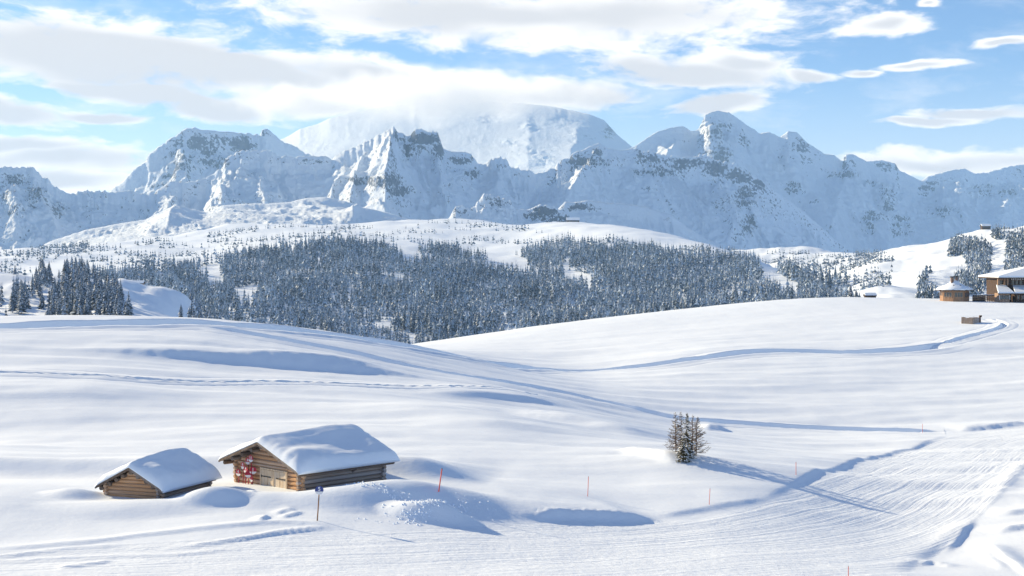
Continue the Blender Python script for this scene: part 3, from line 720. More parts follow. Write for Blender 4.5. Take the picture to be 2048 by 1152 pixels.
build_range('front_range', 'shaded craggy front range with a sunlit ribbed peak', R_FRONT, [(-250, 4050), (0, 4200), (640, 4750), (787, 4800), (1200, 5300), (1500, 5550), (1800, 5750)],
            [(-250, 520), (300, 510), (700, 470), (1100, 480), (1500, 520), (1800, 575)], [(-250, 3450), (0, 3580), (640, 4050), (787, 3950), (1200, 4600), (1500, 4900), (1800, 5600)], -250, 1800, 2.2, 165, M['range'], carve=66, clam=190, fall=.4, seed=34, rough=26, rl=46,
            spurs=[(788, .985, 770, .03, 165, 105, 24), (60, .95, 130, .2, 60, 40, 30), (20, .9, 40, .2, 50, 30, 30), (345, .95, 330, .3, 40, 20, 20), (455, .95, 430, .3, 60, 24, 30), (520, .9, 530, .3, 40, 20, 20), (870, .95, 890, .4, 60, 20, 30), (700, .85, 640, .1, 40, 16, 10), (735, .9, 690, .1, 40, 16, 10), (1198, .97, 1120, .55, 60, 40, 30), (997, .95, 990, .5, 35, 16, 24), (1430, .9, 1490, .2, 90, 40, 40), (1300, .9, 1310, .3, 40, 40, 30)],
            rocks=[(840, 275, 46, 22, 1.0), (812, 300, 26, 30, .75), (790, 275, 20, 18, .8), (925, 315, 34, 14, .9), (950, 345, 24, 12, .8), (880, 300, 20, 14, .7), (780, 360, 34, 14, .5), (740, 362, 40, 9, .6), (700, 358, 26, 7, .5), (800, 380, 30, 10, .6), (890, 370, 16, 7, .6), (1000, 335, 30, 16, .65), (1040, 350, 30, 10, .6), (1165, 320, 44, 18, .85), (1200, 300, 30, 14, .7), (1230, 320, 40, 24, .6), (1290, 315, 40, 20, .65), (1370, 325, 50, 14, .7), (1300, 345, 60, 8, .6), (1430, 335, 30, 14, .75), (1480, 350, 30, 16, .75), (1525, 365, 18, 14, .9), (1490, 395, 24, 26, .7), (1500, 450, 18, 24, .6),
                   (490, 315, 46, 14, .7), (560, 320, 40, 10, .75), (620, 320, 40, 10, .75), (455, 325, 14, 14, .7), (330, 368, 20, 10, .6), (40, 360, 40, 34, .6), (70, 385, 40, 30, .75), (120, 415, 26, 20, .8), (60, 410, 50, 24, .6), (20, 400, 30, 30, .5), (200, 388, 70, 10, .5), (420, 365, 60, 12, .5), (180, 410, 20, 26, .5), (510, 350, 90, 14, .45), (660, 309, 14, 10, .8)], rock0=.11, jag=4.6, jaglam=9.)

# lower shelf, crags and spurs before the range
R_SHELF = [(-40, 560), (40, 520), (96, 484), (171, 460), (239, 447), (291, 439), (318, 425), (340, 416), (359, 412), (393, 420), (414, 425), (444, 411), (479, 408), (533, 407), (581, 404), (608, 397), (650, 394), (690, 402), (725, 414), (770, 424), (820, 440), (880, 470)]
build_range('snow_shelf', 'sunlit rolling snow shelf below the ribbed peak', R_SHELF, [(-40, 3350), (350, 3650), (880, 4000)], [(-40, 590), (100, 530), (300, 480), (450, 460), (880, 470)], [(-40, 2800), (350, 2950), (880, 3350)], -40, 880, 2.4, 60, M['range'],
            carve=20, clam=190, fall=.8, prof=.55, seed=44, rough=9, rl=40, rocks=[(200, 462, 60, 10, .5), (300, 456, 60, 12, .45), (700, 440, 40, 14, .5), (640, 440, 40, 12, .4), (780, 438, 40, 8, .4)], spurs=[(359, .95, 330, .2, 30, 40, 40), (725, .95, 700, .2, 30, 20, 20)], rock0=.05, jag=1.0, back=1.6)
R_CRAG = [(850, 470), (880, 450), (898, 436), (911, 413), (925, 411), (942, 419), (956, 402), (969, 387), (986, 391), (1003, 395), (1021, 402), (1030, 418), (1058, 419), (1079, 409), (1106, 412), (1133, 426), (1154, 443), (1180, 460), (1220, 490)]
build_range('rock_crag', 'small snowy rock crag standing before the shaded slopes', R_CRAG, [(850, 3450), (1220, 3600)], [(850, 500), (1220, 500)], [(850, 3270), (1220, 3380)], 850, 1220, 1.8, 60, M['range'],
            carve=12, clam=60, fall=.5, seed=54, rough=16, rl=26, rocks=[(995, 405, 44, 24, .8), (925, 425, 22, 14, .65), (1085, 425, 36, 18, .85), (1120, 438, 34, 14, .7)], rock0=.15, jag=3.4, jaglam=6.)
R_SPUR = [(1080, 470), (1115, 418), (1130, 404), (1150, 405), (1174, 401), (1209, 405), (1250, 408), (1290, 413), (1330, 426), (1345, 430), (1370, 450), (1400, 470), (1450, 495), (1500, 530)]
build_range('low_spur', 'low snow spur with a rock step left of the shaded slope', R_SPUR, [(1080, 3900), (1500, 4100)], [(1080, 520), (1500, 560)], [(1080, 3600), (1500, 3750)], 1080, 1500, 2.2, 56, M['range'],
            carve=22, clam=120, fall=.5, seed=64, rough=12, rl=40, rocks=[(1165, 415, 40, 12, .75), (1190, 425, 40, 12, .6), (1335, 438, 16, 14, .8), (1230, 430, 40, 14, .45)], rock0=.06, jag=1.2, back=1.5)

# the valley floor and the land beyond, one sheet out to the horizon
gx = np.linspace(-6600, 7800, 40); gy = np.linspace(-20, 9080, 40)
GX, GY = np.meshgrid(gx, gy)
GZ = -185 + 12 * fbm(GX / 4000, GY / 4000, 3, seed=77)
tag(mesh_np('ground', np.stack([GX, GY, GZ], -1).reshape(-1, 3), grid_faces(40, 40), M['hill_snow']), 'snow-covered valley floor below the hills', 'ground', kind='structure')

# ------------------------------------------------------------------ log barns
def oct_log(name='log'):
    """unit log along x, radius 1 in yz, lightly squared, worn ends"""
    n = 8; v_ = []; f_ = []
    xs = [-.5, -.497, -.17, .2, .497, .5]; rs = [.86, 1, .97, 1.02, 1, .86]
    for x_, r_ in zip(xs, rs):
        for k in range(n):
            a = 2 * math.pi * (k + .5) / n; c, s_ = math.cos(a), math.sin(a)
            q = max(abs(c), abs(s_)); f = .80 + .2 / q * .85
            v_.append((x_, c * r_ * f, s_ * r_ * f))
    for i in range(len(xs) - 1):
        for k in range(n): f_.append((i * n + k, i * n + (k + 1) % n, (i + 1) * n + (k + 1) % n, (i + 1) * n + k))
    f_.append(tuple(reversed(range(n)))); f_.append(tuple((len(xs) - 1) * n + k for k in range(n)))
    me = bpy.data.meshes.new(name); me.from_pydata(v_, [], f_)
    bm = bmesh.new(); bm.from_mesh(me); bmesh.ops.recalc_face_normals(bm, faces=bm.faces); bm.to_mesh(me); bm.free()
    return me
LOG_WARM = oct_log(); LOG_WARM.materials.append(M['log'])
LOG_SHADED = oct_log(); LOG_SHADED.materials.append(M['log_grey'])  # darker, greyer copy: shade of the right and back walls put into the colour
LOG_BEAM = oct_log('purlin'); LOG_BEAM.materials.append(M['beam'])
def put_log(me, parent, a, b, r, name='log'):
    a, b = Vector(a), Vector(b); o = bpy.data.objects.new(name, me); COL.objects.link(o); o.parent = parent
    o.location = (a + b) / 2; d = b - a
    o.rotation_euler = d.to_track_quat('X', 'Z').to_euler(); o.scale = (d.length, r, r * random.uniform(.94, 1.05))
    return o

def barn(label, corner_px, d0, ang, W, L, z_eave, rise, ov_front, ov_side, wall_h, nl, snow_T, door=None, hump=(), seed=0, prop=False):
    """origin: middle of the front gable at eave height; +x along the ridge away from the gable, +y to the left"""
    rnd = random.Random(seed)
    fx, fy = math.sin(ang), math.cos(ang)                   # ridge direction on the ground
    cx = d0 * (corner_px[0] - UC) / F; cy = d0
    lx, ly = -fy, fx                                         # towards the left eave
    ox, oy = cx + lx * W / 2, cy + ly * W / 2
    root = empty('log_barn', (ox, oy, z_eave), math.atan2(fy, fx))
    tag(root, label, 'barn', 'log barns on the knoll')
    ww = W / 2 - ov_side; x0, x1 = ov_front, L - .55          # wall planes
    pitch = rise / (W / 2)
    top_at = lambda y_: rise - abs(y_) * pitch
    r_ = wall_h / nl / 2
    zb = -wall_h + top_at(ww)
    # walls: core painted dark as gap shade, logs laid on it one by one
    for nm, me_, kind in (('gable_wall', LOG_WARM, 'f'), ('side_wall', LOG_SHADED, 'r'), ('side_wall', LOG_WARM, 'l'), ('gable_wall', LOG_SHADED, 'b')):
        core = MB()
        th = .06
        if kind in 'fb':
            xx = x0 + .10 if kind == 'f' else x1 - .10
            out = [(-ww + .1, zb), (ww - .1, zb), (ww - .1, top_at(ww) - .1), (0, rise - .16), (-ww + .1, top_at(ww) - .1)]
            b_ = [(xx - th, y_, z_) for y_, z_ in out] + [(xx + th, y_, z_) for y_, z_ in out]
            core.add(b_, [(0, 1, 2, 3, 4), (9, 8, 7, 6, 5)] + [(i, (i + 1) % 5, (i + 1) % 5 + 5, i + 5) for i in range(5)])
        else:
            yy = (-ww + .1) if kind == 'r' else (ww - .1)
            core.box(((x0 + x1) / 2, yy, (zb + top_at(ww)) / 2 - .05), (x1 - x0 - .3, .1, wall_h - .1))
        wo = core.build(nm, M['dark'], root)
        z_ = zb + r_
        while True:
            if kind in 'fb':
                lim = (rise - .10 - (z_ + r_)) / pitch
                half = min(ww + .22 * (.7 + .6 * rnd.random()), lim)
                if half < .3: break
                xx = x0 + .06 if kind == 'f' else x1 - .06
                if door and kind == 'f' and z_ < door['top']:
                    put_log(me_, wo, (xx, -half, z_), (xx, door['y0'] - .03, z_), r_ * 1.02)
                    put_log(me_, wo, (xx, door['y1'] + .03, z_), (xx, half, z_), r_ * 1.02)
                else: put_log(me_, wo, (xx, -half, z_), (xx, half, z_), r_ * 1.02)
            else:
                if z_ + r_ > top_at(ww) + .02: break
                yy = (-ww + .05) if kind == 'r' else (ww - .05)
                ex = .22 * (.7 + .6 * rnd.random())
                put_log(me_, wo, (x0 - ex, yy, z_ + r_), (x1 + ex, yy, z_ + r_), r_ * 1.02)
            z_ += 2 * r_
    # purlins carry the roof and stick out of the gable
    n_p = 4
    for i in range(-n_p, n_p + 1):
        y_ = i / n_p * (W / 2 - .25); rr = .13 if i else .15
        put_log(LOG_BEAM, root, (rnd.uniform(.05, .16), y_, top_at(y_) - .12 - rr), (L - .12, y_, top_at(y_) - .12 - rr), rr, 'purlin')
    # roof boards with their verges
    for sgn, in ((1,), (-1,)):
        rb = MB(); p0 = (0, rise); p1 = (sgn * W / 2, 0.0)
        out = [(p0[0], p0[1]), (p1[0], p1[1]), (p1[0], p1[1] - .10), (p0[0], p0[1] - .10)]
        b_ = [(.0, y_, z_) for y_, z_ in out] + [(L, y_, z_) for y_, z_ in out]
        rb.add(b_, [(0, 1, 2, 3), (7, 6, 5, 4)] + [(i, (i + 1) % 4, (i + 1) % 4 + 4, i + 4) for i in range(4)])
        rb.build('roof', M['beam'], root)
        vb = MB(); out = [(sgn * .004, rise + .02), (sgn * (W / 2 + .06), -.02), (sgn * (W / 2 + .06), -.16), (sgn * .004, rise - .13)]
        b_ = [(-.05, y_, z_) for y_, z_ in out] + [(-.005, y_, z_) for y_, z_ in out]
        vb.add(b_, [(0, 1, 2, 3), (7, 6, 5, 4)] + [(i, (i + 1) % 4, (i + 1) % 4 + 4, i + 4) for i in range(4)])
        vb.build('barge_board', M['beam'], root)
    # snow blanket
    na, nb_ = 46, 56
    A = np.linspace(-.06, L + .12, na); Bq = np.linspace(-W / 2 - .10, W / 2 + .10, nb_)
    AA, BB = np.meshgrid(A, Bq, indexing='ij')
    roof = rise - np.abs(BB) * pitch + .03
    crown = rise - np.sqrt((BB * pitch) ** 2 + .24) + .33 + .03
    ef = AA + .06; eb = L + .12 - AA; es = W / 2 + .10 - np.abs(BB)
    rnd_ = lambda e, R: np.sqrt(np.clip(1 - (1 - np.clip(e / R, 0, 1)) ** 2, 0, 1))
    left = BB > 0
    Tm = snow_T * (1 + .16 * fbm(AA / 2.3, BB / 1.9, 3, seed=seed + 70))
    Tm = Tm * np.where(left, .9, 1.0)
    th_ = Tm * (rnd_(ef, .9) * .82 + .18) * rnd_(eb, .7) * (rnd_(es, .42) * .75 + .25) 
    ridge_r = snow_T * .35 * np.exp(-((BB + .5) / 1.2) ** 2) * rnd_(ef, 3.5) * rnd_(eb, 1.2)
    th_ = th_ + ridge_r
    for (a_, b_, h_, wa, wb) in hump: th_ = th_ + h_ * np.exp(-((AA - a_) / wa) ** 2 - ((BB - b_) / wb) ** 2)
    edge_m = (ef < 1e-6) | (eb < 1e-6) | (es < 1e-6)
    th_ = np.maximum(np.where(edge_m, 0.02, th_), .02)
    th_ = th_ * (1 + .35 * fbm(AA / .55, BB / .55, 3, seed=seed + 71) * np.exp(-np.minimum(np.minimum(es, eb), ef) / .35))
    droop = -.10 * np.exp(-(es / .14) ** 2)
    wcr = rnd_(ef, 2.6) * rnd_(eb, 1.2)
    top = np.maximum(roof + .02, roof * (1 - wcr) + np.maximum(crown, roof) * wcr) * 1.0 + th_ + droop
    bot = roof - .0 + droop * .9
    n = na * nb_
    Vt = np.concatenate([np.stack([AA, BB, top], -1).reshape(-1, 3), np.stack([AA, BB, bot], -1).reshape(-1, 3)])
    gf = grid_faces(na, nb_); fs = [gf[:, ::-1], gf + n]
    rim = list(range(nb_)) + [i * nb_ + nb_ - 1 for i in range(1, na)] + [(na - 1) * nb_ + j for j in range(nb_ - 2, -1, -1)] + [i * nb_ for i in range(na - 2, 0, -1)]
    rim = np.array(rim); nx_ = np.roll(rim, -1)
    fs.append(np.stack([rim, nx_, nx_ + n, rim + n], 1))
    so = mesh_np('roof_snow', Vt, np.concatenate(fs), M['roof_snow'], True, root)
    if door:
        xx = x0 - .07
        fr = MB(); y0, y1, zt = door['y0'], door['y1'], door['top']
        for y_ in (y0, y1): fr.box((xx, y_, (zb + zt) / 2), (.12, .09, zt - zb))
        fr.box((xx, (y0 + y1) / 2, zt + .045), (.121, y1 - y0 + .092, .09))
        dr = fr.build('door', M['plank'], root, bevel=.008)
        nP = 8; w = (y1 - y0 - .1) / nP
        for k in range(nP):
            pb = MB(); pb.box((xx + .01 + rnd.uniform(-.008, .008), y0 + .05 + w * (k + .5), (zb + zt) / 2 - .01), (.05, w - .012, zt - zb - .03))
            pb.build('plank', M['plank'], dr)
        mid = MB(); mid.box((xx - .03, (y0 + y1) / 2, (zb + zt) / 2 - .02), (.04, .07, zt - zb - .05)); mid.build('plank', M['plank'], dr)
        for y_a, y_b in ((y0 + .05, y0 + (y1 - y0) * .40), (y1 - .05, y1 - (y1 - y0) * .40)):
            hg = MB(); hg.box((xx - .03, (y_a + y_b) / 2, zt - .42), (.02, abs(y_b - y_a), .06)); hg.box((xx - .035, y_a, zt - .42), (.03, .05, .16)); hg.build('hinge', M['iron'], dr)
    if prop:
        pr = MB(); a = Vector((L * .60, -ww - .06, top_at(ww) - .75)); b = Vector((L * .63, -W / 2 + .12, .0 - .02))
        pr.tube([a, b], .07, 6); pr.build('brace', M['beam'], root)
    return root
BIG = barn('large log barn with pale double door and thick snow roof', (597, 946), 80.0, math.radians(44), 7.8, 7.5, -12.12, 1.40, .75, .75, 2.5, 10, .34,
           door=dict(y0=-1.9, y1=.62, top=-.28), hump=[(1.2, -2.9, .22, 1.2, .8), (2.6, -1.6, -.16, 1.4, .8), (5.6, -.6, .16, 1.8, 1.0), (4.6, -2.6, -.10, 1.0, 1.0)], seed=3, prop=True)
SMALL = barn('smaller snow-topped log barn half buried left of the large one', (325, 982), 78.0, math.radians(22), 4.5, 5.6, -12.80, 1.15, .35, .42, 1.7, 8, .36,
             hump=[(.8, -1.6, .15, .8, .6), (2.4, -1.0, -.12, 1.0, .6), (3.6, -.4, .12, 1.2, .7)], seed=9)

# ------------------------------------------------------------------ piste signs and poles
def digits(txt, size, mat, parent, loc, rot, name='numeral'):
    cu = bpy.data.curves.new(name, 'FONT'); cu.body = txt; cu.size = size; cu.align_x = 'CENTER'; cu.align_y = 'CENTER'; cu.extrude = .004; cu.offset = size * .02
    tmp = bpy.data.objects.new(name, cu); COL.objects.link(tmp)
    dg = bpy.context.evaluated_depsgraph_get(); me = bpy.data.meshes.new_from_object(tmp.evaluated_get(dg))
    bpy.data.objects.remove(tmp)
    o = bpy.data.objects.new(name, me); COL.objects.link(o); me.materials.clear(); me.materials.append(mat)
    o.parent = parent; o.location = loc; o.rotation_euler = rot
    return o
def disc_half(rad, lo, hi, thick, n=28):
    """slice of a disc facing -y between heights lo..hi"""
    pts = []
    zs = np.linspace(lo, hi, n)
    for z_ in zs: pts.append((math.sqrt(max(rad * rad - z_ * z_, 0)), z_))
    out = pts + [(-x_, z_) for x_, z_ in reversed(pts)]
    q = []
    for p_ in out:
        if not q or (abs(q[-1][0] - p_[0]) + abs(q[-1][1] - p_[1])) > 1e-5: q.append(p_)
    if abs(q[0][0] - q[-1][0]) + abs(q[0][1] - q[-1][1]) < 1e-5: q.pop()
    return q
def disc_sign(root, zc, rad, top_mat, num, numsize):
    m1 = MB(); m1.poly_prism(disc_half(rad, -rad * .28, rad, .02), -.03, -.01); o = m1.build('disc', top_mat, root); o.location = (0, 0, zc)
    m2 = MB(); m2.poly_prism(disc_half(rad, -rad, -rad * .28, .02), -.03, -.01); o2 = m2.build('disc_band', M['white'], root); o2.location = (0, 0, zc)
    if num: digits(num, numsize, M['white'], root, (0, -.032, zc + rad * .26), (math.radians(90), 0, 0))
x_, y_, z_ = (lambda p: (float(p[0]), float(p[1]), float(fg_z(np.array([p[0]]), np.array([p[1]]))[0])))(fg_px([(635, 1043)])[0])
sg = tag(empty('piste_sign', (x_, y_, z_)), 'round blue piste sign with white number 5 on wooden pole', 'sign')
H5 = 66 * y_ / F
pm = MB(); pm.tube([(-.04, 0, -.4), (.05, 0, H5 * .5), (.10, 0, H5)], [.035, .032, .03], 8); pm.build('pole', M['pole_wood'], sg, True)
R5 = 8.6 * y_ / F
d5 = empty('disc_head', (.10, -.035, 0), 0, sg)
disc_sign(d5, H5 - R5 * .55, R5, M['blue'], '5', R5 * 1.25)

# red discs stacked by the barn door: own pole each
front = BIG.matrix_basis
DISC = [(477, 945, '4'), (486, 931, '4'), (492, 939, '4'), (496, 922, '4'), (502, 917, '11'), (497, 948, ''), (506, 941, '1'), (503, 957, '')]
ORD = ['lowest on the left', 'second from the left', 'in the middle, in front', 'high, left of the topmost one', 'topmost', 'turned sideways, behind the middle', 'narrow, edge-on next to the wall', 'lowest and rightmost']
ang_b = math.radians(44)
for k, (u_, v_, nu_) in enumerate(DISC):
    # the bundle leans on the gable wall, left of the door: meet the sight line with a plane just before the wall
    off = .75 - .28 - .09 * (k % 3)
    n_ = Vector((math.sin(ang_b), math.cos(ang_b), 0)); c_ = BIG.location + n_ * off
    ray = Vector(((u_ - UC) / F, 1, (VH - v_) / F)); t_ = c_.dot(n_) / ray.dot(n_); q = ray * t_
    g_ = float(fg_z(np.array([q.x]), np.array([q.y]))[0])
    root = tag(empty('piste_marker', (q.x, q.y, g_ - .1), math.radians(-46 + random.uniform(-14, 8)) if k not in (5, 6) else math.radians(-46 + 48)), 'red-white piste disc by the barn door, ' + ORD[k], 'sign', 'red piste discs leaning on the barn')
    zc = q.z - g_ + .1; R_ = .215
    b_ = MB(); b_.tube([(random.uniform(-.12, .12), -.02, -.3), (0, .03, zc)], .026, 7); b_.build('pole', M['red'], root, True)
    disc_sign(root, zc, R_, M['red'], nu_, R_ * 1.15)

def marker_pole(u0, v0, u1, v1, r_, label):
    p = fg_px([(u0, v0)])[0]; z_ = float(fg_z(np.array([p[0]]), np.array([p[1]]))[0]); d = p[1]
    root = tag(empty('marker_pole', (p[0], p[1], z_)), label, 'pole', 'thin red piste edge poles')
    a = Vector((0, 0, -.3)); b = Vector(((u1 - u0) * d / F, 0, (v0 - v1) * d / F))
    m1 = MB(); m1.tube([a, b], r_, 7); m1.build('pole', M['pole_red'], root, True)
    m2 = MB(); m2.tube([b, b + Vector((0, 0, .05))], [r_ * .7, r_ * .5], 7); m2.build('cap', M['iron'], root)
marker_pole(876, 1010, 884, 965, .035, 'thick leaning red pole on the ploughed bank right of the barns')
marker_pole(1175, 996, 1177, 957, .020, 'thin red pole above the cut bank left of the larches')
marker_pole(1418, 1014, 1420, 983, .018, 'thin red pole below the larch clump')
marker_pole(1592, 958, 1592, 933, .020, 'thin red pole above the long tree shadow')
marker_pole(1845, 867, 1845, 849, .022, 'small red pole on the narrow track near the piste corner')
marker_pole(1696, 1160, 1697, 1132, .018, 'dark red pole cut off by the bottom edge')

# clods thrown up by the plough
cl = MB(); rr = random.Random(5)
for k in range(420):
    u_ = rr.gauss(860, 45); v_ = 1036 + rr.gauss(0, 9) - (u_ - 860) * .05
    if rr.random() < .3: u_ = rr.uniform(680, 850); v_ = 985 + (u_ - 680) * .24 + rr.gauss(0, 3)
    if v_ > 1050: continue
    p = fg_px([(u_, v_)])[0]; z_ = float(fg_z(np.array([p[0]]), np.array([p[1]]))[0]); s_ = rr.uniform(.02, .075)
    q = [Vector((rr.uniform(-1, 1), rr.uniform(-1, 1), rr.uniform(-1, 1))).normalized() * s_ * rr.uniform(.7, 1.2) for _ in range(6)]
    base = [Vector(b_) * s_ * rr.uniform(.7, 1.3) for b_ in ((1, 0, 0), (-1, 0, 0), (0, 1, 0), (0, -1, 0), (0, 0, 1), (0, 0, -1))]
    cl.add([Vector((p[0], p[1], z_ + s_ * .3)) + b_ for b_ in base], [(0, 2, 4), (2, 1, 4), (1, 3, 4), (3, 0, 4), (2, 0, 5), (1, 2, 5), (3, 1, 5), (0, 3, 5)])
tag(cl.build('snow_clods', M['clod']), 'loose snow clods on the ploughed bank below the large barn', 'snow', kind='stuff')

# ------------------------------------------------------------------ mountain restaurants on the right skyline
def ground_at(x_, y_): return float(fg_z(np.array([float(x_)]), np.array([float(y_)]))[0])
WOODW = wood_mat('chalet_wood', (0.20, 0.11, 0.065), (0.44, 0.28, 0.18), (0.42, 0.33, 0.26), 'Z', .5)
WOODD = wood_mat('chalet_dark', (0.035, 0.022, 0.017), (0.095, 0.062, 0.047), (0.12, 0.095, 0.085), 'Z', .4)
def px_frame(u, v, d): return Vector(P(u, v, d))
m335 = 335.0 / F
def round_chalet():
    d = 334.0; c = px_frame(1909, 602, d); gz = ground_at(c.x, c.y)
    root = tag(empty('round_chalet', (c.x, c.y, gz)), 'low many-sided wooden chalet with a snowy tent roof on the skyline', 'chalet')
    R = 3.35; n = 8; h = c.z - gz + 22 * m335
    ring = lambda r, z_, o=.39: [(r * math.cos(2 * math.pi * k / n + o), r * math.sin(2 * math.pi * k / n + o), z_) for k in range(n)]
    w = MB(); w.add(ring(R, -.6) + ring(R, h), [(k, (k + 1) % n, (k + 1) % n + n, k + n) for k in range(n)] + [tuple(range(n, 2 * n))]); w.build('wall', WOODW, root)
    for k in range(n):
        a = 2 * math.pi * (k + .5) / n + .39
        if math.sin(a) > .3: continue
        c0 = Vector((math.cos(a), math.sin(a), 0)) * (R * math.cos(math.pi / n)); rot = Matrix.Rotation(a, 3, 'Z')
        if math.cos(a) > -.75:
            g_ = MB(); g_.box(c0 * 1.004 + Vector((0, 0, h - 1.05)), (.06, 1.9, 1.1), rot); win = g_.build('window', M['glass'], root)
            f_ = MB()
            for yy in (-.95, -.32, .32, .95): f_.box(c0 * 1.012 + rot @ Vector((.03, yy, 0)) + Vector((0, 0, h - 1.05)), (.06, .09, 1.2), rot)
            f_.box(c0 * 1.012 + rot @ Vector((.035, 0, .56)) + Vector((0, 0, h - 1.05)), (.06, 2.0, .10), rot); f_.box(c0 * 1.012 + rot @ Vector((.035, 0, -.58)) + Vector((0, 0, h - 1.05)), (.065, 2.0, .12), rot)
            f_.build('frame', WOODW, win)
        else:
            for yy in (-.6, .5):
                g_ = MB(); g_.box(c0 * 1.006 + rot @ Vector((.02, yy, 0)) + Vector((0, 0, h - .9)), (.06, .5, .8), rot); g_.build('window', M['glass'], root)
    e = MB(); e.add(ring(R + 1.05, h - .12) + ring(R + 1.05, h + .06) + ring(.5, h + 2.0), [tuple(range(n))] + [(k, (k + 1) % n, (k + 1) % n + n, k + n) for k in range(n)] + [(k + n, (k + 1) % n + n, (k + 1) % n + 2 * n, k + 2 * n) for k in range(n)] + [tuple(range(2 * n, 3 * n))])
    rf = e.build('roof', WOODD, root)
    s = MB(); V0 = []; rr_ = random.Random(4); lay = [(R + 1.10, h + .05), (R + 1.12, h + .28), (R + .85, h + .52), (R * .68, h + 1.15), (R * .36, h + 1.75), (.9, h + 2.25), (.25, h + 2.38)]
    nn = 24
    for r0, z0 in lay:
        for k in range(nn):
            a = 2 * math.pi * k / nn; q = math.cos(math.pi / 8) / math.cos(((a - .39) % (math.pi / 4)) - math.pi / 8)
            V0.append((r0 * q * math.cos(a), r0 * q * math.sin(a), z0 + rr_.uniform(-.05, .05)))
    s.add(V0, [(j * nn + k, j * nn + (k + 1) % nn, (j + 1) * nn + (k + 1) % nn, (j + 1) * nn + k) for j in range(len(lay) - 1) for k in range(nn)] + [tuple((len(lay) - 1) * nn + k for k in range(nn))])
    s.build('roof_snow', M['roof_snow'], root, True)
    for dx, hh, w_ in ((-.75, 1.2, .6), (.35, 1.35, .45)):
        c_ = MB(); c_.box((dx, -.6, h + 2.1), (w_, w_, hh * 1.4)); ch = c_.build('chimney', M['stone'], root)
        k_ = MB(); k_.box((dx, -.6, h + 2.2 + hh * .75), (w_ * 1.5, w_ * 1.5, .28)); k_.build('chimney_cap', M['iron'], ch)
round_chalet()
def gable_roof(root, name, xa, xb, y0, y1, ze, zr, th, mat, snow=.35):
    """ridge along x between xa..xb, eaves at y0 (near) and y1"""
    ym = (y0 + y1) / 2
    m_ = MB(); m_.add([(xa, y0, ze), (xb, y0, ze), (xb, ym, zr), (xa, ym, zr), (xb, y1, ze), (xa, y1, ze)] + [(xa, y0, ze - th), (xb, y0, ze - th), (xb, ym, zr - th), (xa, ym, zr - th), (xb, y1, ze - th), (xa, y1, ze - th)],
                      [(0, 1, 2, 3), (3, 2, 4, 5), (7, 6, 9, 8), (8, 9, 11, 10), (0, 6, 7, 1), (5, 4, 10, 11), (0, 3, 9, 6), (3, 5, 11, 9), (1, 7, 8, 2), (2, 8, 10, 4)])
    r_ = m_.build(name, mat, root)
    s = MB(); e = .06
    s.add([(xa - e, y0 - e, ze + .02), (xb + e, y0 - e, ze + .02), (xb + e, ym, zr + .02), (xa - e, ym, zr + .02), (xb + e, y1 + e, ze + .02), (xa - e, y1 + e, ze + .02),
           (xa + .1, y0 + .06, ze + snow), (xb - .1, y0 + .06, ze + snow), (xb - .15, ym, zr + snow), (xa + .15, ym, zr + snow), (xb - .1, y1 - .06, ze + snow), (xa + .1, y1 - .06, ze + snow)],
          [(3, 2, 1, 0), (5, 4, 2, 3), (6, 7, 8, 9), (9, 8, 10, 11), (0, 1, 7, 6), (4, 5, 11, 10), (3, 0, 6, 9), (5, 3, 9, 11), (1, 2, 8, 7), (2, 4, 10, 8)])
    s.build('roof_snow', M['roof_snow'], root)
    return r_
